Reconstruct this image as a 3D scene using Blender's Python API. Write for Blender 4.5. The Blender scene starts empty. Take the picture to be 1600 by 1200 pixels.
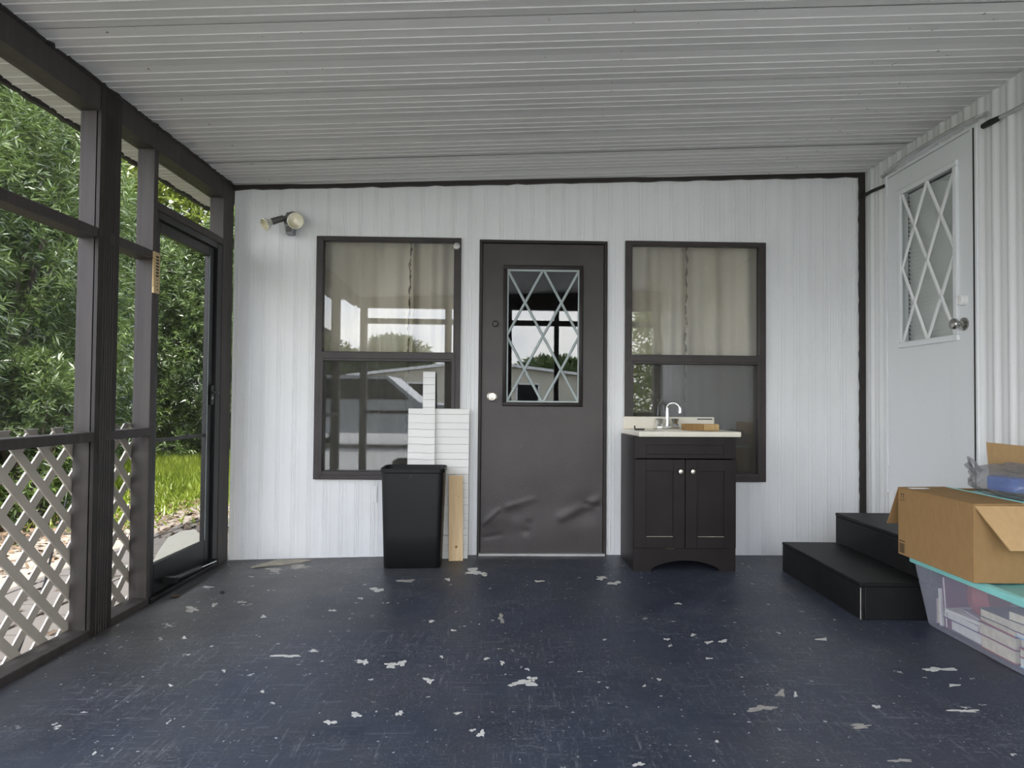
import bpy, bmesh, math, random
import numpy as np
from mathutils import Vector, Matrix
random.seed(7); rng = np.random.default_rng(7)
S = bpy.context.scene
COL = S.collection
R = math.radians

# ------------------------------------------------------------------ camera, sky, sun, exposure
PITCH, ROLL, CAMH, FPX = R(1.35), R(0.5), 1.0, 1060.0
fw = Vector((0, math.cos(PITCH), math.sin(PITCH)))
u0 = Vector((0, -math.sin(PITCH), math.cos(PITCH)))
rt = Vector((1, 0, 0)) * math.cos(ROLL) + u0 * math.sin(ROLL)
up = u0 * math.cos(ROLL) - Vector((1, 0, 0)) * math.sin(ROLL)
cd = bpy.data.cameras.new('camera'); cam = bpy.data.objects.new('camera', cd); COL.objects.link(cam)
m = Matrix((rt, up, -fw)).transposed().to_4x4(); m.translation = (0, 0, CAMH)
cam.matrix_world = m
cd.sensor_width = 36; cd.lens = 36 * FPX / 1600; cd.clip_start = 0.05; cd.clip_end = 300
S.camera = cam

SUN_DIR = Vector((0.22, -0.45, 0.86)).normalized()
SUN_STRENGTH, SKY_STRENGTH, EXPOSURE = 2.2, 1.0, 2.38
S.view_settings.view_transform = 'Standard'; S.view_settings.look = 'None'
S.view_settings.gamma = 1; S.view_settings.use_curve_mapping = False
S.view_settings.exposure = EXPOSURE
w = bpy.data.worlds.new('sky'); S.world = w; w.use_nodes = True
nt = w.node_tree; nt.nodes.clear()
wo = nt.nodes.new('ShaderNodeOutputWorld'); wb = nt.nodes.new('ShaderNodeBackground')
tc = nt.nodes.new('ShaderNodeTexCoord')
mp = nt.nodes.new('ShaderNodeMapping'); mp.inputs['Scale'].default_value = (1, 1, 2.6)
nz = nt.nodes.new('ShaderNodeTexNoise'); nz.inputs['Scale'].default_value = 2.6; nz.inputs['Detail'].default_value = 8; nz.inputs['Roughness'].default_value = .58
rp = nt.nodes.new('ShaderNodeValToRGB'); rp.color_ramp.elements[0].position = .40; rp.color_ramp.elements[1].position = .60
mx = nt.nodes.new('ShaderNodeMix'); mx.data_type = 'RGBA'
mx.inputs[6].default_value = (.44, .62, 1.0, 1); mx.inputs[7].default_value = (1.54, 1.51, 1.46, 1)
nt.links.new(tc.outputs['Generated'], mp.inputs['Vector']); nt.links.new(mp.outputs[0], nz.inputs['Vector'])
nt.links.new(nz.outputs['Fac'], rp.inputs['Fac']); nt.links.new(rp.outputs['Color'], mx.inputs[0])
sx = nt.nodes.new('ShaderNodeSeparateXYZ'); nt.links.new(tc.outputs['Generated'], sx.inputs[0])
hz = nt.nodes.new('ShaderNodeMapRange'); hz.inputs[1].default_value = 0; hz.inputs[2].default_value = .45; hz.inputs[3].default_value = .75; hz.inputs[4].default_value = 0
nt.links.new(sx.outputs[2], hz.inputs[0])
mh = nt.nodes.new('ShaderNodeMix'); mh.data_type = 'RGBA'; mh.inputs[7].default_value = (1.24, 1.21, 1.16, 1)
nt.links.new(hz.outputs[0], mh.inputs[0]); nt.links.new(mx.outputs[2], mh.inputs[6])
nt.links.new(mh.outputs[2], wb.inputs['Color']); wb.inputs['Strength'].default_value = SKY_STRENGTH
nt.links.new(wb.outputs[0], wo.inputs['Surface'])
sl = bpy.data.lights.new('sun', 'SUN'); sl.energy = SUN_STRENGTH; sl.angle = R(1.0); sl.color = (1, .95, .86)
so = bpy.data.objects.new('sun', sl); COL.objects.link(so)
so.rotation_euler = SUN_DIR.to_track_quat('Z', 'Y').to_euler()

# ------------------------------------------------------------------ frames
TH = R(1.5); WY = 4.4
WM = Matrix.Translation((0, WY, 0)) @ Matrix.Rotation(TH, 4, 'Z')     # wall frame: x along wall, -y into the porch, z up
ID = Matrix.Identity(4)
def T(x, y, z, rz=0, base=ID): return base @ Matrix.Translation((x, y, z)) @ Matrix.Rotation(rz, 4, 'Z')
XL, XR = -1.80, 2.32
def zfloor(x): return 0.003 if x > 0 else 0.003 - 0.040 * min(1.05, (-x / 1.8)) ** 1.3
def zceil(x): return 2.37 + (x + 1.81) * 0.0375
GZ = -0.13

# ------------------------------------------------------------------ materials
class NT:
    def __init__(s, name):
        s.m = bpy.data.materials.new(name); s.m.use_nodes = True; s.t = s.m.node_tree
        s.b = s.t.nodes['Principled BSDF']; s.out = s.t.nodes['Material Output']; s._c = None
    def n(s, typ, **kw):
        x = s.t.nodes.new(typ)
        for k, v in kw.items(): setattr(x, k, v)
        return x
    def l(s, a, b): s.t.links.new(a, b)
    def co(s):
        if not s._c: s._c = s.n('ShaderNodeTexCoord').outputs['Object']
        return s._c
    def noise(s, scale, detail=4, rough=.55, stretch=None, out='Fac', dist=0, rot=0):
        x = s.n('ShaderNodeTexNoise'); x.inputs['Scale'].default_value = scale; x.inputs['Detail'].default_value = detail
        x.inputs['Roughness'].default_value = rough; x.inputs['Distortion'].default_value = dist
        if stretch:
            q = s.n('ShaderNodeMapping'); q.inputs['Scale'].default_value = stretch; q.inputs['Rotation'].default_value = (0, 0, rot)
            s.l(s.co(), q.inputs['Vector']); s.l(q.outputs[0], x.inputs['Vector'])
        else: s.l(s.co(), x.inputs['Vector'])
        return x.outputs[out]
    def ramp(s, fac, p0, p1, c0=(0, 0, 0), c1=(1, 1, 1)):
        x = s.n('ShaderNodeValToRGB'); e = x.color_ramp.elements
        e[0].position = p0; e[1].position = p1; e[0].color = (*c0, 1); e[1].color = (*c1, 1)
        s.l(fac, x.inputs['Fac']); return x.outputs['Color']
    def mix(s, fac, a, b):
        x = s.n('ShaderNodeMix'); x.data_type = 'RGBA'
        for i, v in ((0, fac), (6, a), (7, b)):
            if isinstance(v, (int, float)): x.inputs[i].default_value = v
            elif isinstance(v, tuple): x.inputs[i].default_value = (*v, 1)
            else: s.l(v, x.inputs[i])
        return x.outputs[2]
    def math(s, op, a, b=0):
        x = s.n('ShaderNodeMath'); x.operation = op
        for i, v in ((0, a), (1, b)):
            if isinstance(v, (int, float)): x.inputs[i].default_value = v
            else: s.l(v, x.inputs[i])
        return x.outputs[0]
    def bump(s, h, strength, dist=.01):
        x = s.n('ShaderNodeBump'); x.inputs['Strength'].default_value = strength; x.inputs['Distance'].default_value = dist
        s.l(h, x.inputs['Height']); s.l(x.outputs[0], s.b.inputs['Normal'])
    def base(s, c): s.l(c, s.b.inputs['Base Color']) if not isinstance(c, tuple) else setattr(s.b.inputs['Base Color'], 'default_value', (*c, 1))
    def rough(s, r): s.l(r, s.b.inputs['Roughness']) if not isinstance(r, (int, float)) else setattr(s.b.inputs['Roughness'], 'default_value', r)

def simple(name, c, rough=.6, metal=0, var=.15, scale=8, bump=0, bscale=60, stretch=None, spec=.5):
    k = NT(name); n = k.noise(scale, 5, .6, stretch)
    a = tuple(v * (1 - var) for v in c); b = tuple(min(1, v * (1 + var)) for v in c)
    k.base(k.ramp(n, .3, .7, a, b)); k.rough(rough); k.b.inputs['Metallic'].default_value = metal
    k.b.inputs['Specular IOR Level'].default_value = spec
    if bump: k.bump(k.noise(bscale, 4, .6, stretch), bump, .004)
    return k.m

def m_paintwood():
    k = NT('brown_painted_wood'); n = k.noise(26, 5, .6, (1, 1, .06)); n2 = k.noise(4, 4)
    c = k.mix(k.ramp(n, .35, .7), (.040, .032, .030), (.066, .055, .052))
    c = k.mix(k.ramp(n2, .45, .75), c, (.05, .042, .042))
    c = k.mix(k.ramp(k.noise(70, 3, .6, (1, 1, .12)), .73, .77), c, (.22, .19, .16))
    k.base(c); k.rough(.55); k.bump(n, .35, .004); return k.m
def m_floor():
    k = NT('navy_painted_concrete')
    big = k.noise(.9, 5, .6); mid = k.noise(4, 6, .65)
    c = k.mix(k.ramp(mid, .3, .72), (.023, .030, .050), (.047, .056, .082))
    x = k.n('ShaderNodeSeparateXYZ'); k.l(k.co(), x.inputs[0])
    # grime worn in along the screen wall and the back wall
    gx = k.math('SUBTRACT', -0.55, x.outputs['X']); gy = k.math('SUBTRACT', x.outputs['Y'], 3.0)
    g = k.math('ADD', k.math('MULTIPLY', gx, .55), k.math('MULTIPLY', gy, .42))
    g = k.math('ADD', g, k.math('MULTIPLY', k.math('SUBTRACT', big, .5), 1.3))
    c = k.mix(k.math('MULTIPLY', k.ramp(g, -.05, .70), .9), c, (.066, .063, .060))
    c = k.mix(k.math('MULTIPLY', k.ramp(k.noise(1.7, 5, .65, dist=.5), .48, .70), .5), c, (.065, .064, .066))
    # fine scuffs and scratches
    sc = None
    for i, (st, ro) in enumerate((((1, 9, 1), .25), ((8, 1, 1), .5), ((1.2, 12, 1), -.35), ((10, 1, 1), -.2))):
        a = k.ramp(k.noise(5 + i, 7, .74, st, rot=ro), .575, .68)
        sc = a if sc is None else k.math('MAXIMUM', sc, a)
    area = k.ramp(k.noise(1.4, 4, .6), .36, .60)
    c = k.mix(k.math('MULTIPLY', k.math('MULTIPLY', sc, area), .62), c, (.25, .26, .28))
    fl = k.ramp(k.noise(110, 5, .75), .55, .66); fl = k.math('MULTIPLY', fl, k.ramp(k.noise(2.2, 6, .72, dist=.6), .42, .64))
    c = k.mix(k.math('MULTIPLY', fl, .62), c, (.30, .30, .30))
    ch = k.ramp(k.noise(17, 4, .6), .682, .692); ch = k.math('MULTIPLY', ch, k.ramp(k.noise(1.1, 3), .40, .50))
    c = k.mix(ch, c, (.55, .55, .52))
    sp = k.ramp(k.noise(48, 3, .6), .70, .71)
    c = k.mix(k.math('MULTIPLY', sp, .8), c, (.55, .55, .53))
    k.base(c); k.rough(k.math('ADD', k.math('MULTIPLY', mid, .30), .30)); k.b.inputs['Specular IOR Level'].default_value = .40
    k.bump(k.noise(30, 6, .65), .16, .006); return k.m
def m_white(name, c, dirt=(.55, .54, .5), amt=.35, rough=.45):
    k = NT(name); n = k.noise(2.2, 6, .65, (1, 1, .35)); st = k.noise(14, 5, .6, (1, 1, .05))
    b = k.mix(k.math('MULTIPLY', k.ramp(n, .5, .8), amt), c, dirt)
    b = k.mix(k.math('MULTIPLY', k.ramp(st, .55, .8), amt * .6), b, dirt)
    b = k.mix(k.math('MULTIPLY', k.ramp(k.noise(60, 3), .74, .78), .35), b, (.3, .28, .25))
    k.base(b); k.rough(rough); k.bump(k.noise(40, 3), .05, .003); return k.m
def m_ceiling():
    k = NT('white_aluminium_roof_pan'); n = k.noise(1.2, 6, .6, (.5, 3, 1)); n2 = k.noise(3, 5, .65, (.25, 8, 1))
    b = k.mix(k.math('MULTIPLY', k.ramp(n, .4, .75), .4), (.70, .69, .67), (.54, .535, .515))
    b = k.mix(k.math('MULTIPLY', k.ramp(n2, .5, .8), .4), b, (.46, .45, .43))
    b = k.mix(k.ramp(k.noise(26, 3), .72, .735), b, (.25, .22, .18))
    k.base(b); k.rough(.5); return k.m
def m_glass(name, tint=(.96, .97, .965), ior=1.62):
    k = NT(name); k.t.nodes.remove(k.b)
    lw = k.n('ShaderNodeLayerWeight'); lw.inputs['Blend'].default_value = .5
    f0 = ((ior - 1) / (ior + 1)) ** 2
    fac = k.math('ADD', k.math('MULTIPLY', k.math('POWER', lw.outputs['Facing'], 5), 1 - f0), f0)
    a = k.n('ShaderNodeBsdfTransparent'); a.inputs[0].default_value = (*tint, 1)
    g = k.n('ShaderNodeBsdfGlossy'); g.inputs['Roughness'].default_value = 0.0; g.inputs['Color'].default_value = (.95, .97, 1, 1)
    q = k.n('ShaderNodeMixShader'); k.l(fac, q.inputs[0]); k.l(a.outputs[0], q.inputs[1]); k.l(g.outputs[0], q.inputs[2])
    k.l(q.outputs[0], k.out.inputs[0]); return k.m
def m_sheer(name, c, alpha, rough=.4, spec=.3, var=0):
    k = NT(name)
    if var: k.base(k.ramp(k.noise(9, 4), .3, .7, tuple(v * (1 - var) for v in c), tuple(v * (1 + var) for v in c)))
    else: k.base(c)
    k.rough(rough); k.b.inputs['Specular IOR Level'].default_value = spec
    k.b.inputs['Alpha'].default_value = alpha; return k.m
def m_leaf(name, a, b, trans=.35):
    k = NT(name); n = k.noise(1.6, 4, .6); k.t.nodes.remove(k.b)
    fine = k.noise(14, 3, .6)
    c = k.mix(k.ramp(k.math('ADD', k.math('MULTIPLY', n, .6), k.math('MULTIPLY', fine, .4)), .38, .66), a, b)
    d = k.n('ShaderNodeBsdfDiffuse'); t = k.n('ShaderNodeBsdfTranslucent'); g = k.n('ShaderNodeBsdfGlossy'); g.inputs['Roughness'].default_value = .38
    k.l(c, d.inputs[0]); k.l(c, t.inputs[0])
    q = k.n('ShaderNodeMixShader'); q.inputs[0].default_value = trans; k.l(d.outputs[0], q.inputs[1]); k.l(t.outputs[0], q.inputs[2])
    r2 = k.n('ShaderNodeMixShader'); r2.inputs[0].default_value = .07; k.l(q.outputs[0], r2.inputs[1]); k.l(g.outputs[0], r2.inputs[2])
    k.l(r2.outputs[0], k.out.inputs[0]); return k.m
def m_ground():
    k = NT('garden_soil_and_turf'); n = k.noise(.5, 6, .65); f = k.noise(22, 6, .7)
    soil = k.ramp(f, .3, .7, (.03, .022, .015), (.10, .078, .055)); gr = k.ramp(f, .3, .7, (.04, .07, .015), (.09, .13, .025))
    k.base(k.mix(k.ramp(n, .46, .54), soil, gr)); k.rough(.95); k.bump(f, .6, .03); return k.m
def m_door():
    k = NT('brown_textured_door_paint'); n = k.noise(130, 3, .6); v = k.noise(3, 5)
    c = k.mix(k.ramp(v, .35, .7), (.046, .038, .038), (.064, .054, .053))
    c = k.mix(k.ramp(k.noise(38, 4), .78, .80), c, (.3, .28, .26))
    k.base(c); k.rough(.38); k.bump(n, .32, .003); return k.m
def m_card(name, c):
    k = NT(name); n = k.noise(45, 4, .6, (1, 1, .5)); v = k.noise(2.5, 3)
    a = k.mix(k.ramp(n, .3, .7), tuple(q * .93 for q in c), tuple(q * 1.05 for q in c))
    a = k.mix(k.math('MULTIPLY', k.ramp(v, .5, .8), .25), a, tuple(q * .8 for q in c))
    k.base(a); k.rough(.85); k.b.inputs['Specular IOR Level'].default_value = .2; return k.m
def m_wood(name, a, b):
    k = NT(name); n = k.noise(7, 5, .6, (6, 6, .5), dist=.6)
    k.base(k.ramp(n, .3, .72, a, b)); k.rough(.7); k.bump(n, .1, .003); return k.m
def m_curtain():
    k = NT('beige_sheer_curtain'); k.t.nodes.remove(k.b)
    c = k.ramp(k.noise(5, 5, .6, (1, 1, .2)), .3, .7, (.70, .62, .50), (.88, .80, .68))
    d = k.n('ShaderNodeBsdfDiffuse'); t = k.n('ShaderNodeBsdfTranslucent'); k.l(c, d.inputs[0]); k.l(c, t.inputs[0])
    q = k.n('ShaderNodeMixShader'); q.inputs[0].default_value = .25; k.l(d.outputs[0], q.inputs[1]); k.l(t.outputs[0], q.inputs[2])
    k.l(q.outputs[0], k.out.inputs[0]); return k.m
def m_blackpaint():
    k = NT('black_worn_step_paint'); n = k.noise(5, 6, .65)
    c = k.mix(k.ramp(n, .4, .75), (.007, .007, .0075), (.016, .0155, .0155))
    c = k.mix(k.ramp(k.noise(34, 5, .7), .76, .79), c, (.20, .19, .18))
    k.base(c); k.rough(.55); k.b.inputs['Specular IOR Level'].default_value = .3; k.bump(k.noise(22, 5), .15, .005); return k.m
def m_vanity():
    k = NT('espresso_cabinet_paint'); c = k.ramp(k.noise(6, 4), .3, .7, (.010, .0075, .0075), (.016, .012, .012))
    c = k.mix(k.ramp(k.noise(52, 4, .65), .765, .78), c, (.35, .31, .27))
    k.base(c); k.rough(.45); k.b.inputs['Specular IOR Level'].default_value = .3; return k.m

M = dict(
    brown=m_paintwood(), floor=m_floor(), siding=m_white('white_painted_siding', (.84, .85, .855)), trim_dark=simple('dark_brown_trim', (.022, .017, .015), .55, var=.3),
    ceiling=m_ceiling(), siding_r=m_white('white_house_siding', (.80, .81, .81), amt=.25), door=m_door(), wdoor=m_white('white_door_paint', (.80, .82, .83), amt=.12, rough=.4),
    winframe=simple('brown_window_frame', (.040, .032, .031), .45, var=.2, bump=.1), glass=m_glass('window_glass'), curtain=m_curtain(),
    lace=simple('dark_curtain_lace', (.22, .18, .14), .9, var=.6, scale=40), screen=m_sheer('insect_screen', (.08, .08, .085), .16, .8, .1), wscreen=m_sheer('window_insect_screen', (.10, .095, .09), .42, .8, .1),
    lead=simple('grey_muntin', (.42, .48, .48), .4, var=.08), wlead=simple('white_muntin', (.84, .85, .84), .4, var=.04), knob=simple('satin_nickel', (.68, .64, .56), .25, 1, var=.08), dknob=simple('dark_lock', (.05, .045, .045), .35, .6),
    white=simple('white_plastic', (.85, .85, .84), .35, var=.03), black=simple('black_plastic', (.009, .009, .010), .42, var=.2, bump=.06, bscale=200, spec=.35), alu=simple('black_aluminium', (.014, .014, .015), .35, .3, var=.2),
    chrome=simple('chrome', (.82, .83, .84), .08, 1, var=.03), board=m_white('white_beadboard', (.85, .85, .83), amt=.08), pine=m_wood('pine_plank', (.72, .50, .27), (.86, .66, .40)), oak=m_wood('cut_wood_block', (.24, .13, .045), (.44, .27, .10)), oak2=m_wood('pale_cut_wood_block', (.42, .27, .11), (.60, .42, .19)),
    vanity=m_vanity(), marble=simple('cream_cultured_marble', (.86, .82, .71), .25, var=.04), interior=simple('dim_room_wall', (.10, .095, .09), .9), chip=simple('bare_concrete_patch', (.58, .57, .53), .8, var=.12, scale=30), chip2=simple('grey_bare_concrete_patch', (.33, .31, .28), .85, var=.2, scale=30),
    step=m_blackpaint(), card=m_card('brown_cardboard', (.33, .20, .088)), card2=m_card('lit_inner_cardboard', (.50, .325, .16)), print=simple('black_print', (.03, .025, .02), .7), teal=simple('teal_plastic', (.26, .62, .58), .4, var=.05),  # inner flap cardboard is paler: light falling on it is put into the colour
    clear=m_sheer('frosted_clear_plastic', (.54, .56, .66), .36, .25, .5), bag=m_sheer('grey_plastic_bag', (.24, .24, .26), .46, .16, .9, var=.25), blue=simple('blue_package', (.07, .22, .75), .35), 
    lattice=simple('tan_plastic_lattice', (.50, .455, .395), .6, var=.06), paver=m_white('sandy_paver', (.22, .185, .15), dirt=(.15, .127, .10), amt=.6, rough=.9), concrete=m_white('weathered_concrete', (.42, .39, .31), dirt=(.28, .26, .20), amt=.6, rough=.9),
    leaf=m_leaf('podocarpus_leaf', (.026, .050, .018), (.17, .245, .06)), leaf2=m_leaf('sunlit_tree_leaf', (.12, .17, .025), (.36, .43, .08), .5), grass=m_leaf('lawn_blades', (.24, .33, .03), (.42, .50, .06), .45), litter=simple('dry_leaves', (.13, .085, .05), .9, var=.5, scale=14), bark=simple('bark', (.07, .055, .045), .9, var=.3, bump=.4),
    ground=m_ground(), drive=simple('concrete_drive', (.34, .33, .31), .9, var=.12), cream=simple('cream_house_siding', (.60, .57, .47), .6, var=.05), roofw=simple('white_metal_roof', (.75, .75, .74), .5, var=.05), car=simple('silver_car_paint', (.45, .46, .48), .25, .5, var=.03), carglass=simple('dark_car_glass', (.01, .011, .012), .05), tyre=simple('tyre_rubber', (.015, .015, .015), .8),
    bronze=simple('bronze_metal', (.13, .125, .115), .4, .5), grey=simple('grey_sensor_plastic', (.26, .265, .28), .4), reflector=simple('bulb_reflector', (.82, .80, .70), .22, .1, var=.05), bulbface=m_glass('bulb_lens', (.97, .96, .90), 1.5), straw=simple('pale_thermometer_wood', (.66, .50, .27), .6, var=.1),
    page=simple('book_pages', (.72, .66, .52), .85, var=.12, scale=40), pagew=simple('white_pages', (.82, .81, .80), .85, var=.08, scale=40), red=simple('red_cover', (.38, .05, .06), .5), purple=simple('purple_cover', (.20, .08, .16), .5), navy=simple('navy_cover', (.06, .05, .14), .5), dkgreen=simple('dark_green_cover', (.06, .09, .08), .5), skyblue=simple('sky_blue_cover', (.15, .45, .75), .5), mauve=simple('mauve_cover', (.40, .32, .42), .5),
    debris=simple('torn_vinyl_flooring', (.34, .31, .25), .8, var=.2), slat=simple('white_blind_slat', (.78, .79, .76), .5, var=.03), galv=simple('grey_drip_metal', (.50, .50, .49), .4, .4, var=.15), soot=simple('black_rubber_strip', (.012, .012, .012), .6),
)

# ------------------------------------------------------------------ mesh builder
class MB:
    def __init__(s): s.v = []; s.f = []
    def add(s, vs, fs):
        o = len(s.v); s.v += [tuple(q) for q in vs]; s.f += [tuple(i + o for i in f) for f in fs]; return s
    def box(s, x0, x1, y0, y1, z0, z1, b=0, mat=None):
        if x0 > x1: x0, x1 = x1, x0
        if y0 > y1: y0, y1 = y1, y0
        if z0 > z1: z0, z1 = z1, z0
        b = min(b, .45 * min(x1 - x0, y1 - y0, z1 - z0))
        if b <= 0:
            vs = [(x, y, z) for z in (z0, z1) for y in (y0, y1) for x in (x0, x1)]
            fs = [(0, 2, 3, 1), (4, 5, 7, 6), (0, 1, 5, 4), (2, 6, 7, 3), (0, 4, 6, 2), (1, 3, 7, 5)]
        else:
            bm = bmesh.new(); bmesh.ops.create_cube(bm, size=1)
            for q in bm.verts: q.co = Vector(((x0 + x1) / 2 + q.co.x * (x1 - x0), (y0 + y1) / 2 + q.co.y * (y1 - y0), (z0 + z1) / 2 + q.co.z * (z1 - z0)))
            bmesh.ops.bevel(bm, geom=bm.edges[:], offset=b, segments=2 if b > .004 else 1, profile=.6, affect='EDGES')
            bm.verts.index_update(); vs = [tuple(q.co) for q in bm.verts]; fs = [[q.index for q in f.verts] for f in bm.faces]; bm.free()
        if mat is not None: vs = [tuple(mat @ Vector(q)) for q in vs]
        return s.add(vs, fs)
    def prism(s, poly, axis, a, b, mat=None):
        """poly: 2D points; axis: extrude axis 'x','y','z'; remaining coords in order"""
        n = len(poly); area = sum(poly[i][0] * poly[(i + 1) % n][1] - poly[(i + 1) % n][0] * poly[i][1] for i in range(n))
        if (area < 0): poly = poly[::-1]
        def P(p, t): return (t, p[0], p[1]) if axis == 'x' else ((p[0], t, p[1]) if axis == 'y' else (p[0], p[1], t))
        vs = [P(p, a) for p in poly] + [P(p, b) for p in poly]
        fl = (axis == 'y') ^ (a > b)
        fs = [tuple(range(n)) if fl else tuple(range(n))[::-1], tuple(range(n, 2 * n))[::-1] if fl else tuple(range(n, 2 * n))]
        for i in range(n):
            j = (i + 1) % n; q = (i, j, n + j, n + i); fs.append(q[::-1] if fl else q)
        if mat is not None: vs = [tuple(mat @ Vector(q)) for q in vs]
        return s.add(vs, fs)
    def tube(s, pts, r, n=10, cap=True, closed=False):
        pts = [Vector(p) for p in pts]; k = len(pts); rs = r if isinstance(r, (list, tuple)) else [r] * k
        vs = []; ref = None
        for i, p in enumerate(pts):
            t = (pts[(i + 1) % k] - pts[i - 1]) if closed else (pts[min(i + 1, k - 1)] - pts[max(i - 1, 0)])
            t.normalize()
            if ref is None: ref = Vector((0, 0, 1)) if abs(t.z) < .9 else Vector((1, 0, 0))
            a = t.cross(ref).normalized(); b = a.cross(t).normalized(); ref = b
            for j in range(n):
                w_ = 2 * math.pi * j / n; vs.append(p + (a * math.cos(w_) + b * math.sin(w_)) * rs[i])
        fs = []
        for i in range(k if closed else k - 1):
            i2 = (i + 1) % k
            for j in range(n):
                j2 = (j + 1) % n; fs.append((i * n + j, i * n + j2, i2 * n + j2, i2 * n + j))
        if cap and not closed: fs += [tuple(range(n))[::-1], tuple(range((k - 1) * n, k * n))]
        return s.add(vs, fs)
    def lathe(s, prof, n=20, mat=ID, cap=True):
        """prof: (r, t) along local z"""
        vs = []; fs = []
        for r_, t in prof:
            for j in range(n):
                w_ = 2 * math.pi * j / n; vs.append(mat @ Vector((r_ * math.cos(w_), r_ * math.sin(w_), t)))
        for i in range(len(prof) - 1):
            for j in range(n):
                j2 = (j + 1) % n; fs.append((i * n + j, i * n + j2, (i + 1) * n + j2, (i + 1) * n + j))
        if cap: fs += [tuple(range(n))[::-1], tuple(range((len(prof) - 1) * n, len(prof) * n))]
        return s.add(vs, fs)
    def build(s, name, mat, parent=None, frame=ID, smooth=False, angle=35, loc=None):
        me = bpy.data.meshes.new(name)
        inv = ID
        if parent is not None: inv = parent.matrix_world.inverted()
        elif loc is not None: inv = Matrix.Translation(loc).inverted()
        X = inv @ frame
        me.from_pydata([tuple(X @ Vector(q)) for q in s.v], [], s.f)
        me.materials.append(M[mat] if isinstance(mat, str) else mat)
        if smooth:
            me.polygons.foreach_set('use_smooth', [True] * len(me.polygons))
            try: me.set_sharp_from_angle(angle=R(angle))
            except Exception: pass
        o = bpy.data.objects.new(name, me); COL.objects.link(o)
        if parent is not None:
            o.parent = parent
        elif loc is not None:
            o.location = loc
        o.matrix_world = (parent.matrix_world if parent is not None else (Matrix.Translation(loc) if loc is not None else ID))
        if parent is not None: o.matrix_parent_inverse = ID; o.matrix_basis = ID
        return o
def tag(o, label, cat, group=None, kind=None):
    o['label'] = label; o['category'] = cat
    if group: o['group'] = group
    if kind: o['kind'] = kind
    return o
def thing(name, label, cat, mat=ID, group=None, kind=None):
    o = bpy.data.objects.new(name, None); COL.objects.link(o); o.matrix_world = mat; o.empty_display_size = .05
    bpy.context.view_layer.update()
    return tag(o, label, cat, group, kind)
def boxpart(name, mat, parent, frame, b, *a): return MB().box(*a, b=b).build(name, mat, parent, frame)
def share(o, parent, local):      # copy of a part sharing mesh data
    c = o.copy(); COL.objects.link(c); c.parent = parent; c.matrix_parent_inverse = ID; c.matrix_basis = local; return c
def np_mesh(name, verts, faces, mat, parent=None, loc=(0, 0, 0)):
    """faces: (n,k) array"""
    me = bpy.data.meshes.new(name); n, k = faces.shape
    me.vertices.add(len(verts)); me.vertices.foreach_set('co', np.asarray(verts, np.float32).ravel())
    me.loops.add(n * k); me.loops.foreach_set('vertex_index', faces.astype(np.int32).ravel())
    me.polygons.add(n); me.polygons.foreach_set('loop_start', np.arange(0, n * k, k, dtype=np.int32))
    me.update(calc_edges=True); me.validate(); me.materials.append(M[mat])
    o = bpy.data.objects.new(name, me); COL.objects.link(o)
    if parent is not None: o.parent = parent
    else: o.location = loc
    return o
def surf(name, mat, nx, ny, fn, parent=None, frame=ID, thick=0, smooth=True):
    mb = MB(); mb.v = [fn(i / (nx - 1), j / (ny - 1)) for j in range(ny) for i in range(nx)]
    mb.f = [(j * nx + i, j * nx + i + 1, (j + 1) * nx + i + 1, (j + 1) * nx + i) for j in range(ny - 1) for i in range(nx - 1)]
    return mb.build(name, mat, parent, frame, smooth=smooth, angle=60)
def wob(t, s=0): return math.sin(t * 1.7 + s) * .5 + math.sin(t * 3.9 + s * 2.3) * .3 + math.sin(t * 9.1 + s * 1.1) * .2

# ================================================================== SETTING: ground, floor, walls, ceiling
o = MB().box(-40, 40, -60, 60, GZ - .3, GZ).build('ground', 'ground'); tag(o, 'brown soil and grass ground around the porch', 'ground', kind='structure')
def fl_fn(a, b):
    x = -1.95 + a * 4.35; return (x, -.9 + b * 5.45, zfloor(x))
fo = surf('floor', 'floor', 60, 12, fl_fn); tag(fo, 'navy blue painted concrete porch floor with scuffs and white chips', 'floor', kind='structure')
MB().box(-1.95, 2.4, -.9, 4.55, GZ - .05, -.05).build('slab_edge', 'concrete', fo)
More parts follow.
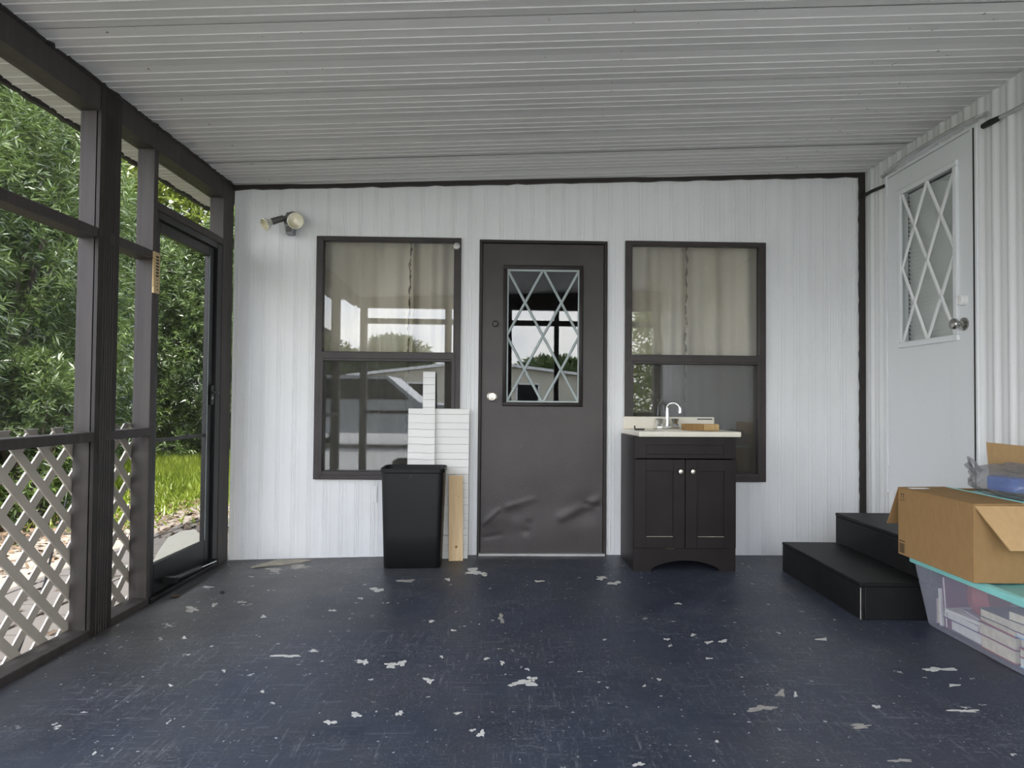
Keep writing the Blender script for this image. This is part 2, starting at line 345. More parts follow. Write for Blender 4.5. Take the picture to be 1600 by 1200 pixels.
# chips of paint missing from the floor, photo-measured spots (x, y, rx, ry, seed, tone)
import itertools
def fpix(px, py, z=0.0):
    d = rt * ((px - 800) / FPX) + up * ((600 - py) / FPX) + fw
    t = (z - CAMH) / d.z; return d.x * t, d.y * t
CH = [(568,1032,9,5,0),(612,1038,13,4,0),(628,1035,10,4,0),(670,1063,8,5,0),(822,1068,17,7,0),(832,1062,7,5,0),(800,1072,7,2,0),(752,1148,8,5,0),(738,1142,6,2,0),(516,1126,10,4,0),(556,1115,11,4,0),(624,1114,7,4,0),
      (998,1196,9,4,0),(1130,1003,7,3,0),(1107,1005,6,3,0),(1042,1000,5,2,0),(1047,1010,3,2,0),(1083,993,5,2,0),(1107,1030,5,2,0),(940,904,10,3,0),(960,912,11,3,0),(1060,944,5,2,0),(1285,1000,8,3,0),(740,893,15,5,0),(755,897,9,3,0),
      (636,906,12,3,1),(590,919,14,3,0),(470,880,22,3,1),(430,884,16,3,1),(300,943,14,4,1),(335,936,6,3,1),(378,933,7,2,1),(325,908,7,2,1),(288,987,4,2,0),(412,957,6,2,0),(350,1041,4,2,0),(410,1075,4,2,0),(267,1062,4,2,0),
      (1190,1108,24,5,1),(1345,1136,20,4,1),(1467,1047,26,4,0),(1490,1072,8,3,0),(783,967,5,8,1),(1220,1085,10,5,1),(1243,1087,4,4,0),(842,909,7,2,0),(520,950,6,2,0),(674,970,5,2,0),(700,905,5,2,0),(564,932,4,2,0),(450,1020,24,2,0),(490,1013,9,2,0),(708,985,4,2,0),(785,1037,5,3,0),(824,1047,4,2,0),(1007,1073,3,2,0),(1030,1063,4,2,0),(1120,1160,4,2,0),(715,1115,7,2,0),(690,1026,3,2,0),(760,1030,5,2,0),(1408,1190,18,3,1),(1508,1112,22,3,0)]
for px_, py_, rx_, ry_, tone in CH:
    cx, cy = fpix(px_, py_); d = cy
    n = 30; s0 = random.random() * 9; pts = []; rx_ *= .86; ry_ *= .86; ph_ = [random.uniform(0, 6.28) for _ in range(4)]
    for i in range(n):
        a = 2 * math.pi * i / n; rr = max(.18, .9 + .30 * math.sin(2 * a + ph_[0]) + .26 * math.sin(3 * a + ph_[1]) + .20 * math.sin(5 * a + ph_[2]) + .12 * math.sin(8 * a + ph_[3]) + random.uniform(-.10, .10))
        qx, qy = fpix(px_ + rx_ * rr * math.cos(a), py_ + ry_ * rr * math.sin(a)); pts.append((qx, qy))
    z = max(zfloor(p[0]) for p in pts) + .0005
    MB().prism(pts, 'z', z - .003, z).build('paint_chip', 'chip2' if tone else 'chip', fo)

# ---- back wall: white vertical siding with fine rib triplets, one object per panel
W1 = (-1.262, -.343, .486, 2.043); W2 = (.738, 1.652, .484, 2.042); D1 = (-.218, .616, -.1, 2.040)
OPEN = [W1, W2, D1]
def rib(u):
    t = (u % .1016); d = 0
    for c in (.012, .023, .034): d += max(0, 1 - abs(t - c) / .0042) * .0022
    d += max(0, 1 - abs(t - .058) / .005) * .0011
    return d - .0012 * math.sin((t - .04) / .0616 * math.pi) * (t > .04)
wb_ = thing('wall_back', 'white painted vertical ribbed siding wall behind the brown door', 'wall', T(0, 0, 0, 0, WM), kind='structure')
u_all = -1.80; pw = .3048; k = 0
us = sorted(set([round(i * .1016 + o_, 5) for i in range(-19, 24) for o_ in (0, .0078, .012, .0162, .0188, .023, .0272, .0298, .034, .0382, .053, .058, .063, .08)]))
while u_all < 2.31:
    a, b = u_all, min(u_all + pw, 2.315); cuts = sorted(set([a, b] + [q for q in us if a < q < b] + [q for O in OPEN for q in O[:2] if a < q < b]))
    mb = MB()
    for c, d in zip(cuts[:-1], cuts[1:]):
        mid = (c + d) / 2; spans = [(-.06, None)]
        for (x0, x1, z0, z1) in OPEN:
            if x0 <= mid <= x1: spans = ([(-.06, z0)] if z0 > 0 else []) + [(z1, None)]
        for z0, z1 in spans:
            zc, zd = (zceil(c) + .03, zceil(d) + .03) if z1 is None else (z1, z1)
            mb.add([(c, -rib(c), z0), (d, -rib(d), z0), (d, -rib(d), zd), (c, -rib(c), zc), (c, .03, z0), (d, .03, z0), (d, .03, zd), (c, .03, zc)],
                   [(0, 1, 2, 3), (5, 4, 7, 6), (4, 0, 3, 7), (1, 5, 6, 2), (3, 2, 6, 7), (4, 5, 1, 0)])
    mb.build('siding_panel', 'siding', wb_, WM); u_all += pw
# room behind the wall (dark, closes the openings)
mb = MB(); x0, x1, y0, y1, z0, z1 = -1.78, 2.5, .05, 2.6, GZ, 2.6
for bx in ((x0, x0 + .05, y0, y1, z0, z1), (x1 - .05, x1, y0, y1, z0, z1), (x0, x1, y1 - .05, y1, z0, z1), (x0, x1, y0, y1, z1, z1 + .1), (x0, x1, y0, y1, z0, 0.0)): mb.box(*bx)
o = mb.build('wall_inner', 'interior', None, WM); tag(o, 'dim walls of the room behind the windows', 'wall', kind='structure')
# dark trims along ceiling, corners
def ragged_strip(name, pts_top, pts_bot, y0, y1, mat, frame, label, n=70, amp=.004):
    mb = MB(); vs = []
    for i in range(n + 1):
        t = i / n; a = Vector(pts_top[0]).lerp(Vector(pts_top[1]), t); b = Vector(pts_bot[0]).lerp(Vector(pts_bot[1]), t)
        d = (b - a).normalized(); j = amp * (wob(i * .9, 1.3) + random.uniform(-.5, .5))
        b = b + d * j
        vs += [(a.x, y0, a.y), (b.x, y0, b.y), (b.x, y1, b.y), (a.x, y1, a.y)]
    fs = []
    for i in range(n):
        o_ = i * 4; q = o_ + 4
        for e in range(4): fs.append((o_ + e, o_ + (e + 1) % 4, q + (e + 1) % 4, q + e)[::-1])
    fs += [(0, 1, 2, 3), tuple(n * 4 + e for e in (3, 2, 1, 0))]
    o = mb.add(vs, fs).build(name, mat, None, frame); tag(o, label, 'trim', kind='structure'); return o
ragged_strip('trim_1', ((-1.80, zceil(-1.80) + .01), (2.315, zceil(2.315) + .01)), ((-1.80, zceil(-1.8) - .033), (2.315, zceil(2.315) - .033)), -.024, -.003, 'trim_dark', WM, 'dark brown painted strip along the ceiling above the back wall')
ragged_strip('trim_2', ((2.318, 0), (2.318, 2.5)), ((2.280, 0), (2.280, 2.5)), -.02, -.003, 'trim_dark', WM, 'dark brown vertical strip in the right back corner', amp=.003)
# ---- right wall
DR = (3.395, 4.175, .465, 2.405)      # y0,y1,z0,z1 of the white door opening
wr = thing('wall_right', 'white vertical corrugated siding wall of the house beside the steps', 'wall', T(XR, 2, 0), kind='structure')
def ribr(y):
    t = (y % .1016) / .1016; return .0075 * (.5 + .5 * math.cos(2 * math.pi * t)) ** 2.2 + .0018 * math.cos(4 * math.pi * t + .8)
y_ = -.75
while y_ < 4.47:
    a, b = y_, min(y_ + .4064, 4.475); cuts = sorted(set([a, b] + [a + i * .00847 for i in range(1, 48) if a + i * .00847 < b - 1e-4] + [q for q in DR[:2] if a < q < b]))
    mb = MB()
    for c, d in zip(cuts[:-1], cuts[1:]):
        mid = (c + d) / 2; spans = [(-.06, 2.56)]
        if DR[0] <= mid <= DR[1]: spans = [(-.06, DR[2]), (DR[3], 2.56)]
        for z0, z1 in spans:
            mb.add([(XR - ribr(c), c, z0), (XR - ribr(d), d, z0), (XR - ribr(d), d, z1), (XR - ribr(c), c, z1), (XR + .03, c, z0), (XR + .03, d, z0), (XR + .03, d, z1), (XR + .03, c, z1)],
                   [(0, 3, 2, 1), (4, 5, 6, 7), (0, 4, 7, 3), (1, 2, 6, 5), (3, 7, 6, 2), (0, 1, 5, 4)])
    mb.build('siding_panel', 'siding_r', wr, smooth=True, angle=40); y_ += .4064
mb = MB()
for bx in ((XR + .2, XR + .25, 3.1, 4.5, 0, 2.6), (XR + .03, XR + .25, 3.1, 3.15, 0, 2.6), (XR + .03, XR + .25, 4.45, 4.5, 0, 2.6), (XR + .03, XR + .25, 3.1, 4.5, 2.46, 2.5)): mb.box(*bx)
mb.build('light_block_lining', 'interior', wr)  # unseen dark box behind the door, added and capped to keep sun out
MB().box(XR + .26, XR + 3, -.75, 4.3, GZ, 2.9).build('house_core', 'interior', wr)
# dark belt strip on the right wall, drip cap
for nm, (ya, za), (yb, zb), lb in (('trim_3', (4.47, 2.368), (4.19, 2.352), 'black strip across the siding left of the white door'), ('trim_4', (3.30, 2.366), (2.2, 2.31), 'dark strip across the siding right of the white door')):
    o = MB().tube([(XR - .012, ya, za), (XR - .014, (ya + yb) / 2, (za + zb) / 2 + .004), (XR - .012, yb, zb)], .011, 8).build(nm, 'soot' if nm == 'trim_3' else 'galv', None, smooth=True); tag(o, lb, 'trim', kind='structure')
    if nm == 'trim_4': MB().tube([(XR - .014, 3.305, 2.366), (XR - .018, 3.25, 2.362), (XR - .016, 3.19, 2.36)], [.014, .016, .012], 8).build('torn_rubber', 'soot', o)
ragged = [(XR - .012 - .03 * math.sin(math.pi * i / 16) ** .5, 4.215 - (4.215 - 3.275) * i / 16, 2.418 + .012 * math.sin(math.pi * i / 16)) for i in range(17)]
o = MB().tube(ragged, .011, 8).build('trim_5', 'galv', None, smooth=True); tag(o, 'grey metal drip cap over the white door', 'trim', kind='structure')
MB().box(XR - .035, XR, 3.29, 4.20, 2.417, 2.421).build('cap_flange', 'siding_r', o)

# ---- ceiling of roof pans, running left to right
ce = thing('ceiling', 'white ribbed aluminium pan ceiling sloping down to the screen wall', 'ceiling', T(0, 0, 2.4), kind='structure')
PP = .2868
prof = []
for i in range(6):
    y0 = i * PP / 5.0
    if i == 0: prof += [(0, .0)]
    elif i < 5: prof += [(y0 - .0015, 0), (y0 + .0015, -.0032), (y0 + .005, -.0032), (y0 + .011, 0)]
prof += [(PP, 0)]
prof = [(y, z - .006 * math.sin(math.pi * y / PP)) for y, z in prof]; prof += [(PP + .006, .001)]
XS = [-2.2, -1.2, 0, 1.2, 2.345]; mb = MB(); vs = []
for i, x in enumerate(XS):
    for y, z in prof: vs.append((x, y, zceil(x) + z))
n = len(prof); fs = [(i * n + j, i * n + j + 1, (i + 1) * n + j + 1, (i + 1) * n + j) for i in range(len(XS) - 1) for j in range(n - 1)]
mb.add(vs, fs); p0 = mb.build('ceiling_panel', 'ceiling', ce)
y_ = 2.505 - 11 * PP; p0.matrix_basis = Matrix.Translation((0, y_, 0))
while y_ + PP < 4.75:
    y_ += PP; share(p0, ce, Matrix.Translation((0, y_, random.uniform(-.002, .002))) @ Matrix.Rotation(random.uniform(-.0012, .0012), 4, 'Z'))
mb = MB()
for a, b in ((-2.2, 2.575),):
    mb.prism([(a, zceil(a) + .03), (b, zceil(b) + .03), (b, zceil(b) + .1), (a, zceil(a) + .1)], 'y', -.75, 4.9)
mb.build('roof_deck', 'roofw', ce)
# ragged roof edge with rotted dark fascia
mb = MB(); vs = []; n = 150
for i in range(n + 1):
    y = -.75 + 5.6 * i / n; j = .012 * wob(i * .7, 2) + random.uniform(-.007, .007); q = .010 + .010 * max(0, wob(i * .33, 5)) + random.uniform(0, .006)
    vs += [(-2.21, y, zceil(-2.2) + .07), (-2.21, y, zceil(-2.2) - .012 + j * .4), (-2.21 + .012 + q, y, zceil(-2.2) - .014 + j * .4), (-2.20 + .016 + q, y, zceil(-2.2) + .002)]
mb.add(vs, [(i * 4 + e, i * 4 + e + 1, i * 4 + e + 5, i * 4 + e + 4) for i in range(n) for e in range(3)])
mb.build('rotted_fascia', 'trim_dark', ce)

# ================================================================== left screen wall
wl = thing('wall_left', 'brown timber screen wall with posts, rails and tan lattice', 'wall', T(XL, 2, 0), kind='structure')
def wood(name, *a, b=.003): return boxpart(name, 'brown', wl, ID, b, *a)
zb = 2.249
mb = MB()   # top beam, bottom edge and ragged paint line against the ceiling
mb.prism([(XL - .10, zb), (XL - .004, zb), (XL - .004, zceil(XL) + .004), (XL - .10, zceil(XL - .10) + .004)], 'y', -.4, 4.36); mb.build('beam', 'brown', wl)
mb = MB(); vs = []; n = 160
for i in range(n + 1):
    y = .5 + 3.85 * i / n; q = .006 + .010 * max(0, wob(i * .8, 3)) + random.uniform(0, .005)
    vs += [(XL - .005, y, zceil(XL) - .018), (XL + q, y, zceil(XL) - .010 + random.uniform(-.002, .002)), (XL + q, y, zceil(XL) - .006)]
mb.add(vs, [(i * 3 + e, i * 3 + 3 + e, i * 3 + 4 + e, i * 3 + 1 + e) for i in range(n) for e in range(2)]); mb.build('caulk_line', 'trim_dark', wl)
zs = -.002
for (y0, y1) in ((.35, 3.41),): wood('sill', XL - .095, XL - .003, y0, y1, zfloor(XL) - .01, zs)
# posts: square timber plus fluted cover on the room face
wood('post', XL - .092, XL - .012, 2.93, 3.02, zs - .005, zb)
def flute(y0, y1):
    pts = [(XL - .02, y0)]; n = 5; wd = (y1 - y0)
    pts += [(XL, y0), ]
    for i in range(n):
        c = y0 + wd * (.2 + .6 * (i + .5) / n); h = wd * .6 / n * .32
        pts += [(XL, c - h), (XL - .007, c - h * .4), (XL - .007, c + h * .4), (XL, c + h)]
    pts += [(XL, y1), (XL - .02, y1)]
    return pts
MB().prism(flute(2.93, 3.085), 'z', zfloor(XL), zceil(XL) - .005).build('fluted_cover', 'trim_dark', wl)
wood('post', XL - .092, XL - .003, 3.383, 3.420, zs, zb)
wood('post', XL - .092, XL - .003, 4.20, 4.348, zfloor(XL), zb)
wood('post', XL - .092, XL - .003, .9, .99, zs, zb)
# rails
for y0, y1 in ((.99, 2.93), (3.02, 3.383)):
    wood('crossrail', XL - .088, XL - .002, y0, y1, 1.688, 1.733)
    wood('chair_rail', XL - .055, XL + .001, y0, y1, .804, .846)
wood('door_header', XL - .09, XL - .002, 3.42, 4.20, 1.948, 1.992)
for y0, y1, z0, z1 in ((.99, 2.93, .846, 1.688), (.99, 2.93, 1.733, zb), (3.02, 3.383, .846, 1.688), (3.02, 3.383, 1.733, zb), (3.42, 4.20, 1.992, zb)):
    MB().box(XL - .0755, XL - .0745, y0, y1, z0, z1).build('screen_mesh', 'screen', wl)
# lattice
def clip(poly, f):
    out = []
    for i in range(len(poly)):
        a, b = poly[i], poly[(i + 1) % len(poly)]; fa, fb = f(a), f(b)
        if fa >= 0: out.append(a)
        if fa * fb < 0: t = fa / (fa - fb); out.append((a[0] + (b[0] - a[0]) * t, a[1] + (b[1] - a[1]) * t))
    return out
def lattice(y0, y1, z0, z1, ph):
    for sgn, xo in ((1, -.104), (-1, -.096)):
        for i in range(-40, 60):
            c = i * .1527 + ph; h = .038 * .7071
            # line  y*sgn ... : z - z0 = sgn*(y - y0) + c
            L = 5; poly = [(y0 - L, z0 + sgn * (-L) + c - h), (y0 + L, z0 + sgn * L + c - h), (y0 + L, z0 + sgn * L + c + h), (y0 - L, z0 - sgn * L + c + h)]
            for f in (lambda p: p[0] - y0, lambda p: y1 - p[0], lambda p: p[1] - z0, lambda p: z1 - p[1]):
                poly = clip(poly, f)
                if len(poly) < 3: break
            if len(poly) < 3: continue
            MB().prism(poly, 'x', XL + xo - .008, XL + xo).build('lattice_slat', 'lattice', wl)
lattice(1.55, 2.96, -.02, .868, .03)
lattice(3.0, 3.40, -.02, .868, .06)
# thermometer strip on the second post
o = thing('thermometer', 'pale wooden thermometer strip fixed to the second post', 'thermometer', T(XL + .004, 3.40, 1.52))
MB().box(XL - .003, XL + .008, 3.376, 3.432, 1.52, 1.728, b=.002).build('board', 'straw', o)
for i in range(7): MB().box(XL + .008, XL + .0087, 3.392, 3.418, 1.700 - i * .016, 1.709 - i * .016).build('scale_mark', 'print', o)
for i in range(4): MB().box(XL + .008, XL + .0087, 3.398 + .006 * (i % 2), 3.410 + .004 * (i % 2), 1.585 - i * .016, 1.590 - i * .016).build('scale_mark', 'print', o)
MB().box(XL + .0005, XL + .006, 3.374, 3.3765, 1.55, 1.70).build('edge_groove', 'oak2', o)
# cable outside lattice
o = MB().tube([(XL - .13, 2.96, .55), (XL - .135, 2.90, .40), (XL - .13, 2.83, .22), (XL - .14, 2.74, .05), (XL - .15, 2.68, -.08), (XL - .16, 2.62, GZ)], .005, 6).build('cable', 'soot', None, smooth=True, loc=(XL - .15, 2.68, GZ)); tag(o, 'black cable hanging outside the tan lattice', 'cable')

# ---- screen door (black aluminium)
dm = T(XL - .04, 3.8, zfloor(XL))
d3 = thing('door_3', 'black aluminium screen door beside the back left corner', 'door', dm, kind='structure')
xa, xb = XL - .052, XL - .022
def al(name, *a, b=.003): return boxpart(name, 'alu', d3, ID, b, *a)
al('jamb', XL - .06, XL - .006, 4.13, 4.198, -.03, 1.946); al('jamb', XL - .06, XL - .006, 3.421, 3.44, -.03, 1.946); al('head_jamb', XL - .06, XL - .006, 3.44, 4.13, 1.91, 1.947)
al('stile', xa, xb, 3.442, 3.485, -.005, 1.905); al('stile', xa, xb, 4.055, 4.125, -.005, 1.905)
al('top_rail', xa, xb, 3.485, 4.055, 1.85, 1.905); al('kick_rail', xa, xb, 3.485, 4.055, -.005, .145); al('push_bar', xa + .008, xb - .008, 3.485, 4.055, .765, .784)
MB().box(XL - .0375, XL - .0365, 3.48, 4.06, .14, 1.86).build('screen_mesh', 'screen', d3)
al('threshold', XL - .07, XL + .002, 3.42, 4.2, zfloor(XL) - .01, -.012, b=.004)
MB().box(xb, xb + .001, 4.056, 4.060, .15, 1.85).build('edge_bead', 'lead', d3)
# latch
la = al('latch_plate', xb, xb + .012, 4.085, 4.125, .955, 1.075)
MB().tube([(xb + .01, 4.105, 1.03), (xb + .045, 4.105, 1.03), (xb + .05, 4.06, 1.022)], .008, 8).build('lever', 'alu', la, smooth=True)
MB().box(xb + .012, xb + .014, 4.095, 4.112, .99, 1.005).build('keyhole_plate', 'knob', la)
# closer tube
cl = MB().tube([(XL + .035, 3.60, .043), (XL + .035, 3.88, .030)], .014, 12).build('closer_tube', 'alu', d3, smooth=True)
MB().tube([(XL + .035, 3.88, .030), (XL + .035, 4.10, .018)], .005, 8).build('closer_rod', 'chrome', cl, smooth=True)
MB().box(xb, XL + .05, 3.575, 3.605, .022, .058, b=.003).build('closer_bracket', 'alu', cl)
MB().box(XL - .01, XL + .045, 4.10, 4.11, .005, .03).build('jamb_bracket', 'alu', cl)

# ================================================================== windows in the back wall
def window(name, O, label, seam, parentdisc=False):
    x0, x1, z0, z1 = O; t = thing(name, label, 'window', T((x0 + x1) / 2, 0, z0, 0, WM), kind='structure')
    P = lambda nm, mt, b, *a: boxpart(nm, mt, t, WM, b, *a)
    fwid = .040; zm0, zm1 = 1.252, 1.302
    for nm, a in (('frame_side', (x0 - .006, x0 + fwid, -.020, .03, z0 - .004, z1 + .004)), ('frame_side', (x1 - fwid, x1 + .006, -.020, .03, z0 - .004, z1 + .004)),
                  ('frame_head', (x0 + fwid, x1 - fwid, -.020, .03, z1 - .026, z1 + .004)), ('frame_sill', (x0 + fwid, x1 - fwid, -.024, .03, z0 - .004, z0 + .034))): P(nm, 'winframe', .003, *a)
    P('meeting_rail', 'winframe', .003, x0 + fwid - .012, x1 - fwid + .012, -.026, .02, zm0 + .004, zm1)
    # lower sash with its own screen frame, set forward
    for a in ((x0 + fwid - .015, x0 + fwid + .010, z0 + .02, zm0 + .01), (x1 - fwid - .010, x1 - fwid + .015, z0 + .02, zm0 + .01)): P('sash_stile', 'winframe', .002, a[0], a[1], -.026, .018, a[2], a[3])
    P('sash_rail', 'winframe', .002, x0 + fwid + .01, x1 - fwid - .01, -.026, .018, z0 + .024, z0 + .050)
    P('sash_rail', 'winframe', .002, x0 + fwid + .01, x1 - fwid - .01, -.024, .018, zm0 - .010, zm0 + .006)
    MB().box(x0 + fwid - .004, x1 - fwid + .004, .004, .007, zm1 - .005, z1 - .022).build('glass_pane', 'glass', t, WM)
    MB().box(x0 + fwid, x1 - fwid, .0165, .0195, z0 + .03, zm0).build('glass_pane', 'glass', t, WM)
    MB().box(x0 + fwid, x1 - fwid, .021, .0218, z0 + .03, zm0).build('screen_mesh', 'wscreen', t, WM)
    # screw heads of the flange
    for i in range(5):
        for xx in (x0 + .006, x1 - .006): MB().lathe([(.0045, 0), (.0045, .002), (.002, .003)], 8, WM @ Matrix.Translation((xx, -.02, z0 + .1 + i * .34)) @ Matrix.Rotation(R(90), 4, 'X')).build('screw', 'trim_dark', t)
    return t
window('window_1', W1, 'brown framed window left of the brown door, white boards leaning on it', 0)
window('window_2', W2, 'brown framed window behind the sink vanity', 0)
def curtain(label, u0_, u1_, z0, z1, seed, lace):
    rr = random.Random(seed); ks = [(rr.uniform(9, 15), rr.uniform(0, 6), .5), (rr.uniform(26, 38), rr.uniform(0, 6), .34), (rr.uniform(60, 85), rr.uniform(0, 6), .14)]
    t = thing('curtain', label, 'curtain', T((u0_ + u1_) / 2, .1, z0, 0, WM), group='beige curtains behind the windows')
    def f(a, b):
        u = u0_ + (u1_ - u0_) * a; z = z0 + (z1 - z0) * b
        d = sum(A * math.sin(k_ * u + p + .25 * math.sin(3 * z + p)) for k_, p, A in ks)
        return (u, .10 + .050 * d * (1.15 - .3 * b), z)
    surf('fabric', 'curtain', 110, 14, f, t, WM)
    if lace is not None:
        n = 90
        def g(a, b):
            z = z0 + (z1 - z0) * b; q = .008 + .009 * wob(b * 70, seed)
            return (lace + (a - .5) * q * 1.2 + .006 * wob(b * 31, seed) - .02 * (1 - b), .055 + .012 * abs(a - .5), z)
        surf('ruffled_edge', 'lace', 3, n, g, t, WM)
    return t
curtain('beige curtain half left of the ruffled seam behind the left window', -1.24, -.655, .45, 2.06, 1, None)
curtain('beige curtain half with dark ruffled edge behind the left window', -.675, -.36, .45, 2.06, 2, -.672)
curtain('beige curtain half left of the ruffled seam behind the vanity window', .745, 1.17, .45, 2.06, 3, None)
curtain('beige curtain half with dark ruffled edge behind the vanity window', 1.15, 1.645, .45, 2.06, 4, 1.158)
# round bulb/disc on window corner
o = MB().lathe([(.022, 0), (.022, .005), (.017, .009), (.006, .010), (.005, .007)], 20, WM @ Matrix.Translation((-.366, -.0205, 1.992)) @ Matrix.Rotation(R(90), 4, 'X')).build('round_disc', 'galv', None, smooth=True, loc=(-.366, 4.37, 1.992)); tag(o, 'small round grey disc at the top right corner of the left window', 'disc')

# ================================================================== brown door
x0, x1, _, z1 = D1; z0 = .003
d1 = thing('door_1', 'brown dented door with diamond lattice glass in the back wall', 'door', T(.2, 0, 0, 0, WM), kind='structure')
P = lambda nm, mt, b, *a: boxpart(nm, mt, d1, WM, b, *a)
P('frame_side', 'trim_dark', .003, x0, x0 + .020, -.016, .03, 0, z1); P('frame_side', 'trim_dark', .003, x1 - .020, x1, -.016, .03, 0, z1); P('frame_head', 'trim_dark', .003, x0 + .02, x1 - .02, -.016, .03, z1 - .020, z1)
P('threshold', 'galv', .003, x0 + .01, x1 - .01, -.035, .03, .0, .016)
gx0, gx1, gz0, gz1 = -.050, .448, .972, 1.866
dents = [(.03, .27, .05, .012), (.10, .155, .028, .014), (.115, .205, .02, .010), (.50, .30, .10, .016), (.45, .26, .08, .012), (.53, .33, .03, -.012), (.10, .74, .14, .006), (-.12, .23, .05, -.009), (.02, .15, .06, .008), (.25, .16, .2, -.006), (.2, .3, .13, .008), (.42, .2, .1, -.007)]
def crease(x, z, ax, az, bx, bz, wd, h):
    dx, dz = bx - ax, bz - az; L2 = dx * dx + dz * dz; t = max(0, min(1, ((x - ax) * dx + (z - az) * dz) / L2)); d = math.hypot(x - ax - t * dx, z - az - t * dz); return h * math.exp(-(d / wd) ** 2) * (1 - .4 * t)
def doorz(x, z):
    y = 0
    for a, b, s_, h in dents: y += h * .55 * math.exp(-((x - a) ** 2 + (z - b) ** 2) / (s_ * s_) * 1.1)
    y += crease(x, z, -.19, .19, -.08, .29, .012, -.008) + crease(x, z, .33, .245, .57, .36, .03, -.009) + crease(x, z, .48, .33, .59, .31, .012, .008) + crease(x, z, -.02, .31, .14, .36, .018, -.006) + crease(x, z, -.18, .11, -.06, .13, .012, .005)
    return y * .8
xa, xb = x0 + .022, x1 - .022
gu = [xa + (xb - xa) * i / 64 for i in range(65)]; gz = [.018 + (gz0 - .018) * i / 76 for i in range(77)]
mb = MB(); mb.v = [(u, .004 + doorz(u, z) * min(1, max(0, (gz0 - z) / .1)) * min(1, (u - xa) / .03, (xb - u) / .03), z) for z in gz for u in gu]
mb.f = [(j * 65 + i, j * 65 + i + 1, (j + 1) * 65 + i + 1, (j + 1) * 65 + i) for j in range(76) for i in range(64)]
mb.build('dented_panel', 'door', d1, WM, smooth=True, angle=80)
mb = MB()
for a in ((xa, gx0, gz0, z1 - .022), (gx1, xb, gz0, z1 - .022), (gx0, gx1, gz1, z1 - .022)): mb.box(a[0], a[1], .004, .03, a[2], a[3])
mb.box(xa, xb, .028, .034, .018, gz0); mb.build('upper_panel', 'door', d1, WM)
mo = MB()
for a in ((gx0 - .012, gx1 + .012, gz0 - .012, gz0 + .014), (gx0 - .012, gx1 + .012, gz1 - .014, gz1 + .012), (gx0 - .012, gx0 + .014, gz0 + .014, gz1 - .014), (gx1 - .014, gx1 + .012, gz0 + .014, gz1 - .014)): mo.box(a[0], a[1], -.010, .006, a[2], a[3], b=.003)
mo = mo.build('glass_moulding', 'trim_dark', d1, WM, smooth=True, angle=50)
def muntins(parent, frame, x0, x1, z0, z1, y, mat, wd, dp, perim=True):
    W_, H_ = x1 - x0, z1 - z0; seg = []
    for c in (-2, 0, 2): seg.append(((max(0, c), max(0, -c)), (min(4, 4 + c), min(4, 4 - c))))
    for c in (2, 4, 6): seg.append(((max(0, c - 4), min(4, c)), (min(4, c), max(0, c - 4))))
    for (a, b), (c, d) in seg:
        A = Vector((x0 + a / 4 * W_, z1 - b / 4 * H_)); B = Vector((x0 + c / 4 * W_, z1 - d / 4 * H_)); t = (B - A).normalized(); nn = Vector((-t.y, t.x)) * wd / 2
        poly = [A + nn, B + nn, B - nn, A - nn]
        mb = MB(); Lp = (B - A).length
        mat_ = Matrix(((t.x, 0, -t.y, A.x), (0, 1, 0, y), (t.y, 0, t.x, A.y), (0, 0, 0, 1)))
        mb.prism([(-wd / 2, 0), (wd / 2, 0), (wd * .22, -dp), (-wd * .22, -dp)], 'x', 0, Lp, mat=mat_ @ Matrix(((1, 0, 0, 0), (0, 0, 1, 0), (0, 1, 0, 0), (0, 0, 0, 1))))
        mb.build('muntin', mat, parent, frame)
    if perim:
        for a in ((x0, x1, z0, z0 + wd * .8), (x0, x1, z1 - wd * .8, z1), (x0, x0 + wd * .6, z0, z1), (x1 - wd * .6, x1, z0, z1)): MB().box(a[0], a[1], y - dp * .6, y, a[2], a[3]).build('muntin_border', mat, parent, frame)
muntins(d1, WM, -.037, .436, .982, 1.853, .004, 'lead', .017, .007)
MB().box(gx0 + .01, gx1 - .01, .005, .009, gz0 + .008, gz1 - .008).build('glass_pane', 'glass', d1, WM)
FR = lambda u, z, y=.003: WM @ Matrix.Translation((u, y, z)) @ Matrix.Rotation(R(90), 4, 'X')
MB().lathe([(.021, 0), (.021, .006), (.017, .010), (.016, .018), (.006, .019)], 20, FR(-.112, 1.494)).build('deadbolt', 'dknob', d1, smooth=True)
kb = MB().lathe([(.034, 0), (.033, .006), (.014, .012), (.012, .030), (.022, .036), (.029, .046), (.030, .056), (.024, .064), (.010, .066), (.008, .062)], 24, FR(-.128, 1.02)).build('knob', 'knob', d1, smooth=True)
for z in (.35, .8, 1.25, 1.7):
    for u in (x0 + .006, x1 - .006): MB().lathe([(.005, 0), (.005, .003), (.002, .004)], 8, FR(u, z, -.016)).build('screw', 'trim_dark', d1)

# ================================================================== white door in the right wall
y0, y1, z0, z1 = DR
d2 = thing('door_2', 'white door with diamond lattice glass above the black steps', 'door', T(XR, 3.8, z0), kind='structure')
RF = Matrix(((0, -1, 0, 0), (1, 0, 0, 0), (0, 0, 1, 0), (0, 0, 0, 1)))      # helper (unused rotation basis)
